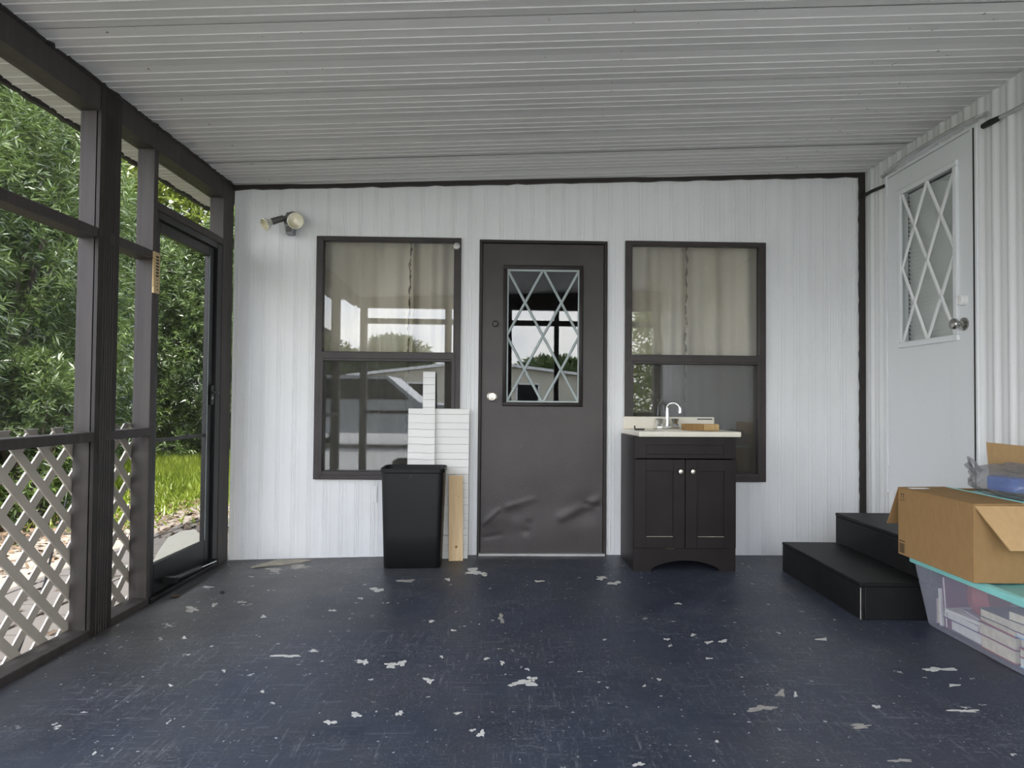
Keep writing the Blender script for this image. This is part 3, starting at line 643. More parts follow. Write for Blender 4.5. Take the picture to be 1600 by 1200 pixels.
# door frame: local coords u = -y (so u grows toward the camera), depth -> +x
DF = Matrix(((0, 1, 0, XR), (-1, 0, 0, 0), (0, 0, 1, 0), (0, 0, 0, 1)))       # (u,d,z) -> (XR+d, -u, z)
U0, U1 = -y1, -y0
P = lambda nm, mt, b, *a: boxpart(nm, mt, d2, DF, b, *a)
P('frame_side', 'wdoor', .002, U0 - .004, U0 + .012, -.018, .05, z0 - .01, z1); P('frame_side', 'wdoor', .002, U1 - .010, U1 + .042, -.016, .05, z0 - .01, z1); P('frame_head', 'wdoor', .002, U0, U1, -.014, .05, z1 - .016, z1)
P('gap_strip', 'soot', 0, U1 + .018, U1 + .026, -.019, -.012, z0, z1 - .02)
ga0, ga1, gb0, gb1 = -4.015, -3.515, 1.348, 2.252
for nm, a in (('panel_lower', (U0 + .014, U1 - .012, z0, gb0)), ('panel_upper', (U0 + .014, U1 - .012, gb1, z1 - .02)), ('panel_side', (U0 + .014, ga0, gb0, gb1)), ('panel_side', (ga1, U1 - .012, gb0, gb1))):
    MB().box(a[0], a[1], -.010, .03, a[2], a[3]).build(nm, 'wdoor', d2, DF)
for a in ((ga0 - .02, ga1 + .02, gb0 - .02, gb0 + .012), (ga0 - .02, ga1 + .02, gb1 - .012, gb1 + .02), (ga0 - .02, ga0 + .012, gb0 + .012, gb1 - .012), (ga1 - .012, ga1 + .02, gb0 + .012, gb1 - .012)): P('glass_moulding', 'wdoor', .006, a[0], a[1], -.026, -.008, a[2], a[3])
muntins(d2, DF, ga0 + .008, ga1 - .008, gb0 + .008, gb1 - .008, -.008, 'wlead', .020, .009, False)
MB().box(ga0, ga1, -.006, -.002, gb0, gb1).build('glass_pane', 'glass', d2, DF)
bl = thing('window_blind', 'white slatted blind behind the glass of the white door', 'blind', T(XR + .04, 3.77, 1.33))
s0 = None
for i in range(36):
    z = 1.34 + i * .0255
    MB().box(ga0 - .01, ga1 + .01, -.0009, .0009, -.014, .014, mat=Matrix.Translation((0, .045, z)) @ Matrix.Rotation(R(33), 4, 'X')).build('slat', 'slat', bl, DF) if s0 is None else None
    if s0 is None: s0 = bl.children[0]
    else: share(s0, bl, Matrix.Translation((0, 0, i * .0255)))
RK = lambda y, z, d=-.010: Matrix.Translation((XR + d, y, z)) @ Matrix.Rotation(R(-90), 4, 'Y')
MB().lathe([(.030, 0), (.030, .008), (.027, .024), (.020, .028), (.018, .026)], 22, RK(3.458, 1.531)).build('deadbolt', 'white', d2, smooth=True)
MB().lathe([(.034, 0), (.033, .007), (.016, .013), (.013, .030), (.020, .036), (.027, .046), (.029, .058), (.025, .066), (.012, .068)], 24, RK(3.458, 1.408)).build('knob', simple('brushed_steel', (.42, .41, .39), .22, 1, var=.1), d2, smooth=True)
for z in (.62, 1.45, 2.27): P('hinge', 'wdoor', .002, U0 + .006, U0 + .022, -.022, -.01, z, z + .09)

# ================================================================== black steps
def steps():
    t = thing('porch_steps', 'black painted two tread wooden steps below the white door', 'steps', T(1.95, 3.6, zfloor(1)))
    z0 = zfloor(1)
    B = lambda nm, *a: boxpart(nm, 'step', t, ID, .004, *a)
    B('riser', 1.612, 1.632, 3.142, 4.045, z0, .155); B('side_panel', 1.632, 2.27, 3.142, 3.162, z0, .155); B('side_panel', 1.632, 2.27, 4.025, 4.045, z0, .155); B('tread', 1.610, 1.935, 3.140, 4.047, .155, .173)
    B('riser', 1.928, 1.948, 3.142, 4.045, .173, .330); B('side_panel', 1.948, 2.27, 3.142, 3.162, .155, .330); B('side_panel', 1.948, 2.27, 4.025, 4.045, .155, .330); B('tread', 1.926, 2.275, 3.140, 4.047, .330, .348)
    MB().tube([(1.612, 3.142, .006), (1.612, 3.142, .15)], .0022, 5).build('worn_edge', 'chip2', t)
steps()

# ================================================================== trash can
def rrect(w_, d_, r_, n=6):
    pts = []
    for cx, cy, a0 in ((w_ / 2 - r_, d_ / 2 - r_, 0), (-w_ / 2 + r_, d_ / 2 - r_, 90), (-w_ / 2 + r_, -d_ / 2 + r_, 180), (w_ / 2 - r_, -d_ / 2 + r_, 270)):
        for i in range(n + 1): a = R(a0 + 90 * i / n); pts.append((cx + r_ * math.cos(a), cy + r_ * math.sin(a)))
    return pts
def loft(loops, mb, cap0=True, cap1=False):
    n = len(loops[0]); vs = [p for L in loops for p in L]; fs = []
    for i in range(len(loops) - 1):
        for j in range(n): j2 = (j + 1) % n; fs.append((i * n + j, i * n + j2, (i + 1) * n + j2, (i + 1) * n + j))
    if cap0: fs.append(tuple(range(n))[::-1])
    if cap1: fs.append(tuple(range((len(loops) - 1) * n, len(loops) * n)))
    return mb.add(vs, fs)
zc = zfloor(-.6)
tm = T(-.592, 4.165, zc, R(2))
tc_ = thing('trash_can', 'open black plastic wastebasket standing below the left window', 'trash can', tm)
L = []
for z, w_, d_, r_ in ((0, .33, .215, .03), (.004, .338, .222, .034), (.2, .350, .234, .036), (.45, .366, .248, .038), (.565, .373, .254, .04), (.570, .384, .264, .042), (.592, .386, .266, .042), (.594, .380, .260, .04), (.590, .374, .254, .04), (.2, .342, .226, .034), (.012, .33, .214, .03)):
    L.append([(x, y, z) for x, y in rrect(w_, d_, r_)])
loft(L, MB(), True, True).build('basket', 'black', tc_, tm, smooth=True, angle=40)
hm = tm @ Matrix.Translation((-.01, -.1278, .545)) @ Matrix.Rotation(R(90), 4, 'X')
MB().lathe([(.010, -.001), (.010, .0012), (.0065, .0012), (.0065, -.001)], 16, hm, cap=False).build('hole_rim', 'soot', tc_, smooth=True)
MB().lathe([(.0065, -.0005), (.0065, .0004)], 14, hm).build('hang_hole', 'soot', tc_)
# ================================================================== leaning boards
def leaning(name, label, cat, u, w_, h, foot, tilt, thick, mat, groove=None, skew=0):
    zf = zfloor(u); fm = WM @ Matrix.Translation((u, -foot, zf)) @ Matrix.Rotation(skew, 4, 'Y') @ Matrix.Rotation(-tilt, 4, 'X')
    if groove:
        t = thing(name, label, cat, fm); z = 0; i = 0
        while z < h - .001:
            zz = min(z + groove * (1, .85, 1.1, .95)[i % 4], h); mb = MB()
            mb.prism([(0, z), (-thick, z + .0012), (-thick - .0015 * (i % 2), z + .003), (-thick, zz - .0015), (-thick + .002, zz), (0, zz)], 'x', -w_ / 2, w_ / 2)
            mb.build('bead_strip', mat, t, fm); z = zz; i += 1
    else:
        t = MB().box(-w_ / 2, w_ / 2, -thick, 0, 0, h, b=.0015).build(name, mat, None, fm); tag(t, label, cat)
        t.data.transform(fm.inverted()); t.matrix_world = fm
    return t, fm
leaning('beadboard_sheet', 'wide white beadboard panel leaning on the wall behind the wastebasket', 'panel', -.468, .388, .945, .085, R(3.2), .010, 'board', .049)
leaning('beadboard_strip', 'narrow tall white beadboard strip leaning in front of the wide panel', 'panel', -.520, .078, 1.185, .125, R(4.5), .010, 'board', .049, R(-.6))
pl, fm = leaning('wood_plank', 'bare pine plank with a knot leaning beside the wastebasket', 'plank', -.343, .088, .525, .145, R(4.0), .018, 'pine', None, R(-.9))
MB().lathe([(.0085, 0), (.0085, .0008)], 12, fm @ Matrix.Translation((.003, -.018, .086)) @ Matrix.Rotation(R(90), 4, 'X')).build('knot', 'oak', pl)
MB().lathe([(.003, 0), (.003, .0008)], 10, fm @ Matrix.Translation((.02, -.018, .395)) @ Matrix.Rotation(R(90), 4, 'X')).build('knot', 'oak', pl)

# outlet ghost plate painted over, next to wastebasket
o = MB().box(-.888, -.862, -.006, -.002, .335, .44, b=.001).build('wall_plate', 'siding', None, WM); tag(o, 'small painted over cover plate low on the white wall', 'plate')
for z in (.352, .388): MB().box(-.884, -.866, -.0068, -.0055, z, z + .022, b=.0004).build('outlet_face', 'white', o, WM)

# ================================================================== floodlight
fm = T(-1.425, -.004, 2.125, 0, WM)
fl_ = thing('security_floodlight', 'bronze twin floodlight with grey motion sensor on the white wall', 'floodlight', fm)
XR90 = Matrix.Rotation(R(90), 4, 'X')
MB().lathe([(.056, 0), (.056, .012), (.050, .022), (.02, .024)], 28, fm @ Matrix.Translation((0, 0, .022)) @ XR90).build('back_plate', 'bronze', fl_, smooth=True)
MB().box(-.026, .020, -.065, -.012, -.022, .058, b=.006).build('junction_body', 'bronze', fl_, fm, smooth=True)
sn = MB(); sn.prism([(-.032, -.022), (.028, -.022), (.020, -.082), (-.022, -.082)], 'y', -.078, -.012); sn.build('motion_sensor', 'grey', fl_, fm)
MB().box(-.018, .016, -.081, -.077, -.07, -.035, b=.002).build('sensor_lens', 'bronze', fl_, fm)
def lamp(p0, p1, aim, rb):
    p0, p1 = Vector(p0), Vector(p1); d = (p1 - p0)
    a = MB().tube([p0, p0 + d * .25, p0 + d * .26, p1], [.011, .011, .019, .022], 14).build('lamp_arm', 'bronze', fl_, fm, smooth=True)
    q = fm @ Matrix.Translation(p1) @ Vector(aim).to_track_quat('Z', 'Y').to_matrix().to_4x4()
    MB().lathe([(.016, -.03), (.018, .004), (.022, .014), (rb * .8, .034), (rb, .052), (rb * 1.02, .056), (rb * .94, .058), (rb * .80, .040), (rb * .5, .028), (rb * .25, .026)], 26, q).build('bulb', 'reflector', fl_, smooth=True)
    MB().lathe([(rb * .94, .055), (rb * .6, .060), (rb * .2, .062)], 26, q).build('bulb_lens', 'bulbface', fl_, smooth=True)
    MB().lathe([(rb * .32, .026), (rb * .34, .040), (rb * .2, .048), (.002, .050)], 16, q).build('bulb_core', 'marble', fl_, smooth=True)
lamp((-.018, -.05, .032), (-.108, -.085, -.010), (-.60, -.62, -.50), .041)
lamp((.015, -.05, .030), (.050, -.075, -.004), (.10, -.97, -.16), .051)

# ================================================================== sink vanity
vm = T(1.022, 4.012, zfloor(1), R(1.6))      # local: x -.302..302, y 0 front .. .40 back
va = thing('sink_vanity', 'espresso brown bathroom vanity cabinet standing before the right window', 'vanity', vm)
V = lambda nm, mt, b, *a, par=None: MB().box(*a, b=b).build(nm, mt, par or va, vm)
V('side_panel', 'vanity', .002, -.302, -.286, .0, .395, 0, .788); V('side_panel', 'vanity', .002, .286, .302, .0, .395, 0, .788); V('back_panel', 'vanity', 0, -.286, .286, .385, .395, .05, .788)
V('bottom_shelf', 'vanity', 0, -.286, .286, .01, .385, .12, .135); V('face_frame', 'vanity', .001, -.286, .286, .004, .02, .66, .788)
arch = [(-.302, 0), (-.198, 0), (-.198, .012)] + [(-.198 + .402 * i / 20, .014 + .05 * math.sin(math.pi * i / 20) ** .75) for i in range(21)] + [(.204, .012), (.204, 0), (.302, 0), (.302, .133), (-.302, .133)]
mb = MB()
# arch plate from strips so that the face stays clean
xs = sorted(set([-.302, -.198, .204, .302] + [-.198 + .402 * i / 20 for i in range(21)]))
def az(x): return 0 if (x <= -.198 or x >= .204) else .012 + .052 * math.sin(math.pi * (x + .198) / .402) ** .7
for a, b in zip(xs[:-1], xs[1:]):
    za, zb_ = (0, 0) if (b <= -.198 + 1e-6 or a >= .204 - 1e-6) else (az(a + 1e-6), az(b - 1e-6))
    mb.add([(a, -.006, za), (b, -.006, zb_), (b, -.006, .134), (a, -.006, .134), (a, .012, za), (b, .012, zb_), (b, .012, .134), (a, .012, .134)], [(0, 1, 2, 3), (5, 4, 7, 6), (0, 4, 5, 1), (3, 2, 6, 7), (4, 0, 3, 7), (1, 5, 6, 2)])
mb.build('arched_base', 'vanity', va, vm)
# false drawer front
df = V('drawer_front', 'vanity', .0015, -.300, .300, -.006, .004, .662, .786)
for a in ((-.300, -.230, .662, .786), (.230, .300, .662, .786), (-.230, .230, .740, .786), (-.230, .230, .662, .686)): V('frame_piece', 'vanity', .001, a[0], a[1], -.014, -.006, a[2], a[3], par=df)
def vdoor(x0, x1, kx):
    d = V('door', 'vanity', .001, x0 + .0015, x1 - .0015, -.006, .004, .137, .656)
    s_ = .068
    for a in ((x0, x0 + s_, .137, .656), (x1 - s_, x1, .137, .656), (x0 + s_, x1 - s_, .588, .656), (x0 + s_, x1 - s_, .137, .205)): V('frame_piece', 'vanity', .0012, a[0], a[1], -.018, -.006, a[2], a[3], par=d)
    MB().lathe([(.006, 0), (.006, .012), (.013, .016), (.0155, .022), (.013, .028), (.004, .030)], 18, vm @ Matrix.Translation((kx, -.016, .586)) @ XR90).build('knob', 'knob', d, smooth=True)
    V('worn_edge', 'page', 0, x0 + s_ + .003, x1 - s_ - .003, -.0182, -.0170, .2045, .2062, par=d)
    return d
vdoor(-.300, -.002, -.032); vdoor(.002, .300, .040)
V('wood_scar', 'oak2', 0, -.110, -.060, -.0075, -.005, .1335, .1375)
# countertop (own thing: sits loose and skewed on the cabinet)
tm2 = T(1.035, 4.205, zfloor(1) + .789, R(4.6))
vt = thing('washbasin', 'cream cultured marble sink top resting skewed on the vanity', 'washbasin', tm2)
cw, cdp, chh = .307, .212, .030
# slab with basin hole
mb = MB(); n = 32; ring = []
outer = [(-cw, -cdp), (cw, -cdp), (cw, cdp), (-cw, cdp)]
def onrect(a):
    c, s_ = math.cos(a), math.sin(a); k_ = min(cw / abs(c) if abs(c) > 1e-9 else 9, cdp / abs(s_) if abs(s_) > 1e-9 else 9); return (c * k_, s_ * k_)
angs = sorted([2 * math.pi * i / n for i in range(n)] + [math.atan2(sy * cdp, sx * cw) % (2 * math.pi) for sx in (-1, 1) for sy in (-1, 1)])
O_ = [onrect(a) for a in angs]
loops = [[(x * .99, y * .985, 0) for x, y in O_], [(x, y, .006) for x, y in O_], [(x, y, chh - .008) for x, y in O_], [(x * .994, y * .99, chh) for x, y in O_]]
for k_, z in ((1.06, chh), (1, chh - .004), (.9, chh - .05), (.7, chh - .10), (.15, chh - .12)): loops.append([(.19 * k_ * math.cos(a), -.035 + .135 * k_ * math.sin(a), z) for a in angs])
loft(loops, mb, False, True).build('slab', 'marble', vt, tm2, smooth=True, angle=45)
MB().box(-.300, .300, cdp - .024, cdp, chh, chh + .078, b=.004).build('backsplash', 'marble', vt, tm2, smooth=True)
MB().box(.185, .285, cdp - .0255, cdp - .0235, chh + .060, chh + .068).build('sticker', 'bronze', vt, tm2)
fa = thing('faucet', 'chrome two handle gooseneck faucet on the cream sink top', 'faucet', tm2 @ Matrix.Translation((-.03, .12, chh)))
Fm = tm2 @ Matrix.Translation((-.03, .135, chh))
MB().box(-.074, .074, -.022, .022, 0, .022, b=.008).build('base_plate', 'chrome', fa, Fm, smooth=True)
pts = [(0, 0, .02), (0, 0, .12)] + [(.030 - .030 * math.cos(a), -.035 + .035 * math.cos(a), .13 + .038 * math.sin(a)) for a in [math.pi * i / 12 for i in range(13)]] + [(.060, -.070, .105)]
MB().tube(pts, [.015] + [.0115] * (len(pts) - 2) + [.0125], 14).build('spout', 'chrome', fa, Fm, smooth=True)
for x in (-.050, .050): MB().lathe([(.024, .02), (.022, .026), (.019, .034), (.024, .060), (.022, .065), (.004, .068)], 10, Fm @ Matrix.Translation((x, 0, 0))).build('handle', 'chrome', fa, smooth=False)
ctz = zfloor(1) + .789 + chh
o = MB().box(-.060, .060, -.03, .03, 0, .040, b=.002).build('wood_block', 'oak', None, T(1.122, 4.215, ctz, R(3)), loc=(1.122, 4.215, ctz)); tag(o, 'dark brown cut wood block beside the chrome faucet', 'wood block')
o = MB().box(-.046, .046, -.03, .03, 0, .040, b=.002).build('wood_block', 'oak2', None, T(1.231, 4.205, ctz, R(-4)), loc=(1.231, 4.205, ctz)); tag(o, 'paler cut wood block at the right end beside the dark block', 'wood block')
o = MB().add([], []).box(-.03, .03, -.008, .008, 0, .009, b=.002).box(-.034, -.026, -.006, .006, .004, .026, b=.002).build('black_clip', 'black', None, T(.792, 4.20, ctz, R(-6)), loc=(.792, 4.20, ctz)); tag(o, 'small black plastic clip at the left end of the sink top', 'clip')

# ================================================================== clear bin with books, cardboard box, bag
bz = zfloor(1)
bm_ = T(2.035, 2.72, bz)
bn = thing('storage_bin', 'clear plastic storage bin full of books with teal lid', 'storage bin', bm_)
def rl(x0, x1, y0, y1, z, r_=.025): return [((x0 + x1) / 2 + x, (y0 + y1) / 2 + y, z) for x, y in rrect(x1 - x0, y1 - y0, r_, 4)]
loft([rl(1.885, 2.215, 2.05, 3.085, bz + .004), rl(1.880, 2.220, 2.045, 3.09, bz + .012), rl(1.828, 2.262, 2.0, 3.108, bz + .285), rl(1.818, 2.272, 1.99, 3.116, bz + .288), rl(1.818, 2.272, 1.99, 3.116, bz + .293)], MB()).build('tub', 'clear', bn, smooth=True, angle=40)
loft([rl(1.812, 2.278, 1.985, 3.121, bz + .280, .03), rl(1.812, 2.278, 1.985, 3.121, bz + .302, .03), rl(1.818, 2.27, 1.99, 3.115, bz + .307, .03), rl(1.84, 2.25, 2.02, 3.09, bz + .307, .03), rl(1.845, 2.245, 2.025, 3.085, bz + .302, .03)], MB(), False, True).build('lid', 'teal', bn, smooth=True, angle=40)
def book(label, x, y, z, rz, w_, l_, h, cover, pages='page', upright=0):
    mt = T(x, y, z + bz, R(rz)) @ Matrix.Rotation(R(upright), 4, 'X')
    t = thing('book', label, 'book', mt, group='books in the clear bin')
    MB().box(0, w_, 0, l_, 0, .003).box(0, w_, 0, l_, h - .003, h).box(w_ - .003, w_, 0, l_, .003, h - .003).build('cover', cover, t, mt)
    MB().box(.004, w_ - .004, .004, l_ - .004, .003, h - .003).build('pages', pages, t, mt)
# y axis: 3.08 far end ... 2.1 near;  spine away from the camera side so pages face -x
BK = [('white paged book at the far bottom of the bin stack', 1.915, 2.78, .016, -1, .2, .21, .045, 'mauve', 'pagew'), ('white paged book lying second in the far stack', 1.908, 2.79, .063, 2, .2, .21, .032, 'navy', 'pagew'), ('thin white magazine on top of the far stack', 1.905, 2.77, .097, 6, .2, .2, .014, 'pagew', 'pagew'), ('thin curling white booklet over the magazine', 1.90, 2.73, .113, -8, .2, .18, .012, 'mauve', 'pagew'),
      ('thick tan paged book at the bottom middle of the bin', 1.905, 2.58, .016, 0, .2, .19, .052, 'red', 'page'), ('tan paged book second in the middle stack', 1.90, 2.57, .070, 1, .2, .20, .050, 'purple', 'page'), ('slim tan paged book with dark red cover in the middle stack', 1.893, 2.56, .123, -2, .2, .21, .024, 'red', 'page'), ('tan paged book on top of the middle stack', 1.89, 2.55, .149, 3, .19, .19, .034, 'dkgreen', 'page'),
      ('white covered book low at the near end of the bin', 1.905, 2.36, .016, 0, .2, .2, .04, 'skyblue', 'pagew'), ('tan paged book above the white covered one', 1.90, 2.35, .058, 1, .2, .2, .034, 'red', 'page'), ('tan paged book with purple cover in the near stack', 1.893, 2.36, .094, -2, .2, .19, .036, 'purple', 'page'), ('white paged book with sky blue cover in the near stack', 1.89, 2.35, .132, 2, .2, .2, .022, 'skyblue', 'pagew'), ('tan paged book high in the near stack', 1.88, 2.38, .156, 4, .2, .19, .040, 'navy', 'page'), ('topmost tan paged book of the near stack', 1.872, 2.36, .198, 8, .2, .18, .036, 'dkgreen', 'page')]
for b_ in BK: book(*b_)
book('tall purple book standing at the far end of the bin', 1.905, 2.995, .016, 0, .19, .22, .022, 'purple', 'pagew', 84)
book('white paperback standing beside the tall purple book', 1.905, 3.03, .016, 0, .17, .16, .016, 'pagew', 'pagew', 86)
book('tan paged short book standing at the far end wall', 1.91, 3.062, .016, 0, .18, .11, .026, 'mauve', 'page', 88)
o = MB().lathe([(.01, -.05), (.07, -.045), (.10, 0), (.07, .045), (.01, .05)], 18, T(1.99, 2.84, bz + .195) @ Matrix.Rotation(R(80), 4, 'X') @ Matrix.Rotation(R(20), 4, 'Y')).build('red_pouch', 'red', None, smooth=True, loc=(1.99, 2.84, bz + .15)); tag(o, 'dark red round pouch above the books in the clear bin', 'pouch')

kz = bz + .310; X0, X1, Y0, Y1, Z1 = 1.778, 2.205, 2.617, 3.128, .612
cb = thing('cardboard_box', 'open brown cardboard box standing on the teal bin lid', 'box', T((X0 + X1) / 2, (Y0 + Y1) / 2, kz))
cm = lambda nm, mt, *a: MB().box(*a, b=.0015).build(nm, mt, cb)
th = .005
cm('side_panel', 'card', X0, X0 + th, Y0, Y1, kz, Z1); cm('side_panel', 'card', X1 - th, X1, Y0, Y1, kz, Z1); cm('end_panel', 'card', X0 + th, X1 - th, Y0, Y0 + th, kz, Z1); cm('end_panel', 'card', X0 + th, X1 - th, Y1 - th, Y1, kz, Z1); cm('bottom_panel', 'card', X0 + th, X1 - th, Y0 + th, Y1 - th, kz, kz + th)
def flap(pts, label=None):
    pts = [Vector(p) for p in pts]; nn = (pts[1] - pts[0]).cross(pts[3] - pts[0]).normalized() * .004
    o = MB().add([p for p in pts] + [p + nn for p in pts], [(0, 3, 2, 1), (4, 5, 6, 7), (0, 1, 5, 4), (1, 2, 6, 5), (2, 3, 7, 6), (3, 0, 4, 7)]).build('flap', 'card2' if label else 'card', cb); return o
flap([(X0, Y0, Z1), (X0 + .212, Y0 + .004, Z1 + .002), (X0 + .212, Y1 - .004, Z1 + .004), (X0, Y1, Z1)])                 # folded over the top
flap([(X1 - .002, Y0, Z1), (X1 - .002, Y1, Z1), (X1 - .012, Y1 + .012, Z1 + .212), (X1 - .012, Y0 - .012, Z1 + .206)], 1)            # standing up
flap([(X0 + .004, Y0 - .001, Z1 - .004), (X1, Y0 - .001, Z1 - .004), (X1 - .012, Y0 - .09, Z1 - .155), (X0 + .075, Y0 - .09, Z1 - .155)], 1)   # near end, hanging
flap([(X0, Y1 + .001, Z1), (X0 - .005, Y1 + .085, Z1 - .175), (X1, Y1 + .085, Z1 - .175), (X1, Y1 + .001, Z1)])            # far end, hanging
# printed handling marks and shipping label on the box
def pr(y0, y1, z0, z1): MB().box(X0 - .0008, X0 + .001, y0, y1, z0, z1).build('print_mark', 'print', cb)
for yy in (3.100, 3.084): pr(yy - .0012, yy + .0012, .570, .592); pr(yy - .005, yy + .005, .587, .591)
pr(3.076, 3.112, .560, .5625)
pr(3.076, 3.120, .374, .378)
for i in range(7): pr(3.078 + i * .006, 3.078 + i * .006 + (.002, .0035)[i % 2], .322, .366)
MB().box(X0 + .02, X0 + .10, Y1 - .075, Y1 - .045, Z1 + .003, Z1 + .0068).build('label_sticker', 'pagew', cb)
o = MB().box(X0 + .19, X1 - .015, Y0 + .012, Y1 - .012, Z1 - .02, Z1 - .008, b=.004).box(X0 + .205, X0 + .216, Y0 + .02, Y1 - .02, Z1 - .012, Z1 + .010, b=.003).build('teal_lid', 'teal', None, loc=(2.05, 2.87, .60)); tag(o, 'spare teal plastic lid tucked inside the cardboard box', 'lid')
# plastic bag with blue package
bgm = Matrix.Translation((2.09, 2.83, Z1 + .062))
mb = MB(); bmh = bmesh.new(); bmesh.ops.create_icosphere(bmh, subdivisions=5, radius=1)
from mathutils import noise as mnoise
for v in bmh.verts:
    p = v.co.copy(); d = 1.05 + .22 * mnoise.noise(p * 2.1) + .14 * abs(mnoise.noise(p * 4.3)) - .12 * abs(mnoise.noise(Vector((p.x * 7, p.y * 7, p.z * 3))))
    z = p.z * .075 * d; 
    if z < -.060: z = -.060
    v.co = Vector((p.x * .098 * d, p.y * .215 * d, z))
bmh.verts.index_update(); mb.v = [tuple(v.co) for v in bmh.verts]; mb.f = [tuple(q.index for q in f.verts) for f in bmh.faces]; bmh.free()
bg = thing('plastic_bag', 'crumpled grey see through plastic bag lying in the cardboard box', 'bag', bgm)
mb.build('bag_film', 'bag', bg, bgm, smooth=True, angle=180)
for s_ in (0, 1):
    MB().tube([(-.02 - .03 * s_, .17, .03), (-.035 - .03 * s_, .20, .075 - .02 * s_), (-.03, .235, .085 - .025 * s_), (-.01, .25, .05), (.0, .235, 0.0)], [.010, .007, .006, .007, .012], 7).build('handle_loop', 'bag', bg, bgm, smooth=True)
pm = bgm @ Matrix.Translation((-.005, .0, -.012)) @ Matrix.Rotation(R(8), 4, 'Z')
o = MB().box(-.050, .035, -.055, .080, -.026, .036, b=.014).build('blue_package', 'blue', None, pm, smooth=True, loc=tuple(bgm.translation)); tag(o, 'blue package showing through the grey plastic bag', 'package')

# torn vinyl piece on floor in the back left corner, dry leaf
pts = [(392, 888), (420, 880), (436, 876), (462, 876), (488, 877), (470, 881), (446, 883), (428, 884), (412, 886)]
pp = [fpix(a, b, -.028) for a, b in pts]; zz = zfloor(-1.35) + .002
o = MB().prism(pp, 'z', zz - .004, zz + .004).build('vinyl_scrap', 'debris', None, loc=(pp[0][0], pp[0][1], zz)); tag(o, 'curled scrap of torn flooring by the back wall left of the wastebasket', 'scrap')
lx, ly = fpix(273, 932, -.03)
o = MB().add([(lx - .03, ly, -.033), (lx, ly - .018, -.026), (lx + .035, ly + .004, -.022), (lx, ly + .02, -.026), (lx, ly, -.034)], [(0, 1, 4), (1, 2, 4), (2, 3, 4), (3, 0, 4)]).build('dry_leaf', 'litter', None, loc=(lx, ly, -.033)); tag(o, 'single brown dry leaf on the floor near the screen door', 'leaf')
lx, ly = fpix(347, 927, -.03)
o = MB().lathe([(.004, 0), (.012, .003), (.009, .010), (.002, .012)], 8, T(lx, ly, zfloor(lx))).build('black_pebble', 'soot', None, loc=(lx, ly, zfloor(lx))); tag(o, 'tiny black lump on the floor near the screen door', 'pebble')

# ================================================================== OUTSIDE LEFT
pa = thing('path', 'sandy concrete paver path outside the lattice', 'path', T(-2.6, 4, GZ), kind='structure')
pv = None
for i in range(4):
    for j in range(22):
        x = -2.16 - i * .42 + random.uniform(-.006, .006); y = 1.2 + j * .30 + (.15 if i % 2 else 0)
        if j > 13 and i > 2: continue
        L = Matrix.Translation((x + 2.6, y - 4, random.uniform(-.004, .004))) @ Matrix.Rotation(random.uniform(-.02, .02), 4, 'Z')
        if pv is None: pv = MB().box(-.202, .202, -.142, .142, -.02, .03, b=.006).build('paver', 'paver', pa, T(-2.6, 4, GZ)); pv.matrix_basis = L
        else: share(pv, pa, L)
# concrete block step outside the screen door
top = [fpix(a, b, .03) for a, b in ((238, 878), (247, 862), (262, 840), (285, 829), (305, 827), (311, 833), (318, 850), (323, 866), (330, 880), (300, 905), (250, 915))]
cx = sum(p[0] for p in top) / len(top); cy = sum(p[1] for p in top) / len(top)
o = MB().prism([(min(p[0], -1.93), p[1]) for p in top], 'z', GZ, .03).build('concrete_step', 'concrete', None, loc=(cx, cy, GZ)); tag(o, 'weathered concrete step block outside the screen door', 'step')

def leaves(cent, axis, n_leaf, length, width, spread, name, mat, parent):
    """sprigs: whorls of lance-shaped leaves at cent (N,3) pointing along axis (N,3)"""
    N = len(cent); c = np.repeat(cent, n_leaf, 0); a = np.repeat(axis, n_leaf, 0); K = len(c)
    r = rng.normal(size=(K, 3)); r -= (r * a).sum(1, keepdims=True) * a; r /= np.linalg.norm(r, axis=1, keepdims=True)
    t = rng.random((K, 1)); d = a * (0.35 + .5 * t) + r * spread * (1.15 - .6 * t) + np.array([0, 0, -.12]); d /= np.linalg.norm(d, axis=1, keepdims=True)
    base = c + a * (t - .5) * length * 1.4
    L = length * rng.uniform(.75, 1.2, (K, 1)); s = np.cross(d, rng.normal(size=(K, 3))); s /= np.linalg.norm(s, axis=1, keepdims=True)
    mid = base + d * L * .45; tip = base + d * L + np.array([0, 0, -.12]) * L
    wv = s * width * rng.uniform(.7, 1.2, (K, 1))
    V = np.stack([base, mid + wv, tip, mid - wv], 1).reshape(-1, 3); Fc = np.arange(K * 4).reshape(-1, 4)
    return np_mesh(name, V, Fc, mat, parent)
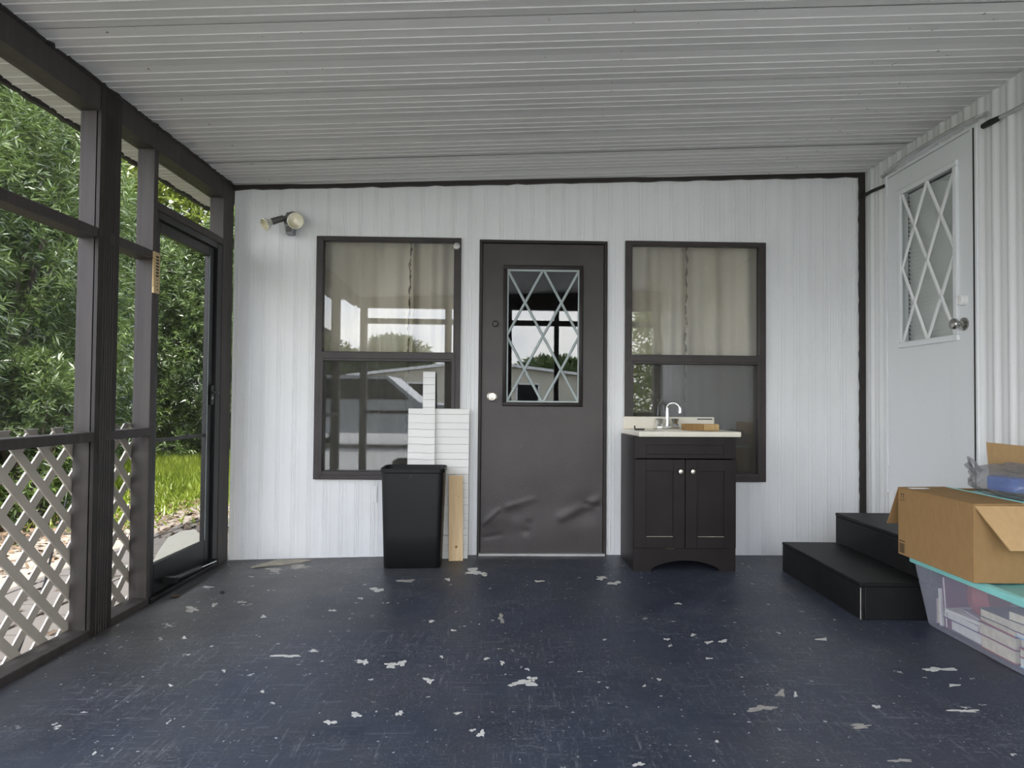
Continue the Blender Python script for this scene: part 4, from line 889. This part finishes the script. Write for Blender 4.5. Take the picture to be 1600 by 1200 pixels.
def shrub(label, x, y, rx, ry, h, nsp, mat='leaf', ln=.11, wd=.0085, nl=18, zb=.0, lumps=9, cat='shrub', name='podocarpus_shrub', group='hedge plants outside the screens', lit=None):
    t = thing(name, label, cat, T(x, y, GZ), group=group)
    th_ = rng.uniform(0, 2 * math.pi, nsp); zf = rng.random(nsp) ** .85
    prof_ = np.sqrt(np.clip(1 - np.clip((zf - .45) / .56, 0, 1) ** 2.4, 0, 1)) * (.80 + .2 * np.clip(zf / .25, 0, 1))
    f = 1 + .13 * np.sin(3 * th_ + 9 * zf + x) * np.sin(11 * zf + 2 * th_ + y) + .07 * np.sin(7 * th_ - 17 * zf)
    rad = np.where(rng.random(nsp) < .72, rng.uniform(.84, 1.04, nsp), rng.uniform(.45, .85, nsp)) * f * prof_
    p = np.stack([rad * rx * np.cos(th_), rad * ry * np.sin(th_), zb + .1 + zf * h], 1); p = p[p[:, 2] > .08]
    ax = p / np.array([rx, ry, 1]); ax[:, 2] = 1.1 * np.clip((p[:, 2] / h - .3), 0, 1); ax /= np.linalg.norm(ax, axis=1, keepdims=True) + 1e-6
    ax = ax + np.array([0, 0, .6]) + rng.normal(size=ax.shape) * .4; ax /= np.linalg.norm(ax, axis=1, keepdims=True)
    o = leaves(p, ax, nl, ln, wd, 1.0, 'foliage', mat, t); o['kind'] = 'stuff'
    mb = MB()
    for i in range(7):
        a = random.random() * 6.28; e = (rx * .6 * math.cos(a), ry * .6 * math.sin(a), h * random.uniform(.5, .85)); mb.tube([(.08 * math.cos(a), .08 * math.sin(a), 0), (e[0] * .4, e[1] * .4, e[2] * .45), e], [.045, .03, .01], 6)
    q = mb.build('trunk', 'bark', t, T(x, y, GZ))
    return t
shrub('nearest dark green shrub at the far left edge outside the lattice', -5.15, 4.9, 1.15, 1.15, 4.2, 3600)
shrub('dark green shrub filling the first screen bay behind the lattice', -5.35, 6.75, 1.25, 1.25, 4.6, 4600)
shrub('dark green shrub seen between the fluted post and the second post', -6.3, 8.7, 1.35, 1.3, 3.9, 4200)
shrub('lighter tipped low shrub at the foot of the hedge by the lattice', -4.35, 6.1, .5, .6, 1.5, 900, ln=.085, zb=-.1)
shrub('dark green shrub left of centre behind the lawn seen through the screen door', -6.55, 11.6, 1.5, 1.3, 4.3, 4200, ln=.11, wd=.010)
shrub('dark green shrub at the end of the lawn seen through the screen door', -4.75, 12.2, 1.35, 1.3, 4.3, 4200, ln=.11, wd=.010)
shrub('dark green shrub at the right end of the lawn behind the door latch', -3.0, 12.6, 1.3, 1.2, 4.4, 2600, ln=.11, wd=.010)
for lb, x, y, r_, h in (('tall yellow green tree behind the hedge at the left', -9.5, 12.5, 2.2, 8.5), ('tall yellow green tree behind the hedge in the middle', -6.2, 15.2, 2.1, 9.0), ('tall yellow green tree behind the hedge above the screen door', -8.2, 9.2, 1.6, 8.0), ('tall yellow green tree behind the hedge at the far right', -3.2, 16.0, 2.2, 8.5), ('broad yellow green tree behind the nearest shrub', -8.0, 5.6, 1.9, 8.0)):
    shrub(lb, x, y, r_, r_, h, 5000, 'leaf2', .21, .030, 13, 0, cat='tree', name='tree', group='trees behind the hedge')
# lawn
K = 52000
gx = rng.uniform(-8.5, -2.3, K); gy = rng.uniform(5.6, 11.8, K)
dens = np.clip((gy - 6.0 + .6 * np.sin(gx * 3) + .5 * np.sin(gx * 7 + gy * 2)) / 1.8, .06, 1)
ok = (rng.random(K) < dens) & ~((gx < -4.4) & (gy < 8.0)); gx, gy = gx[ok], gy[ok]; K = len(gx)
gh = rng.uniform(.08, .22, K) * np.clip((gy - 5.4) / 3.5, .45, 1.15); an = rng.uniform(0, 6.28, K); le = rng.uniform(.02, .09, K)
b = np.stack([gx, gy, np.full(K, GZ)], 1); s = np.stack([np.cos(an), np.sin(an), np.zeros(K)], 1) * .005
tip = b + np.stack([-np.sin(an) * le, np.cos(an) * le, gh], 1); mid = b + np.stack([-np.sin(an) * le * .3, np.cos(an) * le * .3, gh * .6], 1)
V = np.stack([b - s, b + s, mid + s * .8, tip, mid - s * .8], 1).reshape(-1, 3)
o = np_mesh('lawn', V, np.arange(K * 5).reshape(-1, 5), 'grass'); tag(o, 'bright green lawn blades seen through the screen door', 'grass', kind='stuff')
# leaf litter
K = 5200
lx = rng.uniform(-5.0, -2.0, K); ly = rng.uniform(1.6, 8.2, K); ok = (lx < -3.0) | (rng.random(K) < .10) | (ly > 5.4); lx, ly = lx[ok], ly[ok]; K = len(lx)
an = rng.uniform(0, 6.28, K); z = GZ + .034 + rng.uniform(0, .012, K) * 1.0; ll = rng.uniform(.018, .045, K)
c = np.stack([lx, ly, z], 1); a = np.stack([np.cos(an) * ll, np.sin(an) * ll, rng.uniform(-.012, .02, K)], 1); s = np.stack([-np.sin(an) * ll * .4, np.cos(an) * ll * .4, rng.uniform(-.01, .012, K)], 1)
V = np.stack([c - a, c + s, c + a, c - s], 1).reshape(-1, 3)
o = np_mesh('leaf_litter', V, np.arange(K * 4).reshape(-1, 4), 'litter'); tag(o, 'dry brown leaves scattered on the ground below the hedge', 'leaves', kind='stuff')

# ================================================================== OUTSIDE FRONT (behind the camera, seen reflected in the panes)
ff = thing('wall_front', 'dark brown timber frame of the open porch front reflected in the glass', 'wall', T(0, -.45, 0), kind='structure')
F_ = lambda nm, *a: boxpart(nm, 'brown', ff, ID, .003, *a)
for x, hw in ((-1.76, .045), (-.62, .045), (.22, .024), (.86, .03), (2.26, .045)): F_('post', x - hw, x + hw, -.50, -.41, zfloor(x) - .01, 2.30)
MB().prism([(-1.85, 2.235), (2.31, 2.235), (2.31, zceil(2.31) + .03), (-1.85, zceil(-1.85) + .03)], 'y', -.51, -.40).build('beam', 'brown', ff)
for a, b in ((-1.715, -.665), (-.575, .196), (.244, .83), (.89, 2.215)): F_('crossrail', a, b, -.49, -.42, 2.02, 2.09)
for a, b in ((-1.715, -.665), (.885, 2.215)): F_('chair_rail', a, b, -.49, -.42, .80, .845)
# drive
o = MB().box(-6, 4, -24, -1.0, GZ - .1, GZ + .02).build('driveway', 'drive'); tag(o, 'pale concrete driveway reflected in the panes', 'driveway', kind='structure')
# neighbour house
hm = T(-.2, -26, GZ, R(3)); hs = thing('neighbour_house', 'cream sided house with white low roof reflected in the door glass', 'house', hm)
MB().box(-6, 6, -4, 0, 0, 2.3).build('wall', 'cream', hs, hm)
for i in range(11): MB().box(-6.0, 6.0, 0, .02, .1 + i * .2, .27 + i * .2).build('siding_board', 'cream', hs, hm)
MB().prism([(-6.3, 2.25), (6.3, 2.25), (0, 3.0)], 'y', -4.3, .02).build('gable', 'cream', hs, hm)
rf = MB().prism([(-6.6, 2.24), (0, 3.02), (6.6, 2.24), (6.6, 2.38), (0, 3.16), (-6.6, 2.38)], 'y', -4.4, .4).build('roof', 'roofw', hs, hm)
for x in (-3, 2.6):
    wn = MB().box(x - .6, x + .6, .02, .06, .9, 2.0).build('window', 'roofw', hs, hm); MB().box(x - .52, x + .52, .06, .065, .98, 1.92).build('pane', 'carglass', wn, hm)
MB().box(-.5, .45, .02, .06, .0, 2.05).build('door', 'grey', hs, hm)
# parked car
km = T(-2.6, -7.2, GZ + .02, R(4)); cr = thing('parked_car', 'silver sport utility car reflected in the left window', 'car', km)
body = [(-2.2, .35), (2.2, .35), (2.28, .6), (2.2, .92), (1.15, 1.05), (-2.1, 1.05), (-2.28, .7)]
MB().prism(body, 'y', -.88, .88).build('body', 'car', cr, km)
cab = [(1.15, 1.05), (.45, 1.62), (-1.75, 1.66), (-2.1, 1.05)]
MB().prism(cab, 'y', -.78, .78).build('cabin', 'car', cr, km); 
for s_ in (-1, 1):
    for (a, b, c, d) in ((-.05, .95, -.05, .42), (-.95, -.12, -.95, -.12), (-1.95, -1.03, -1.68, -1.03)): MB().prism([(a, 1.10), (b, 1.10), (d, 1.55), (c, 1.55)], 'y', s_ * .775, s_ * .79).build('side_window', 'carglass', cr, km)
    for x in (-1.4, 1.4):
        wl_ = MB().lathe([(.22, -.1), (.34, -.1), (.35, .0), (.34, .1), (.22, .1)], 22, km @ Matrix.Translation((x, s_ * .80, .34)) @ XR90).build('wheel', 'tyre', cr, smooth=True)
        MB().lathe([(.21, -.105), (.21, .105)], 16, km @ Matrix.Translation((x, s_ * .80, .34)) @ XR90).build('hub', 'chrome', wl_)
for lb, x, y, r_, h in (('round tree in the far row reflected in the left window', -10.3, -35, 2.5, 4.6), ('dense tree in the far row reflected beside the house', -5.5, -34, 2.5, 4.6), ('tree behind the cream house reflected in the door glass', 4.5, -34, 2.6, 3.4), ('wide tree at the street reflected in the vanity window', 12.5, -27, 2.8, 6.0), ('tree standing at the far left of the street', -16, -35, 2.6, 5)):
    shrub(lb, x, y, r_, r_, h, 1000, 'leaf', .5, .07, 10, 0, cat='tree', name='tree', group='street trees')
shrub('loose pale tree reflected in the left part of the vanity window', 3.9, -5.2, .75, .75, 3.6, 800, 'leaf2', .20, .018, 12, .3, cat='tree', name='tree', group='street trees')
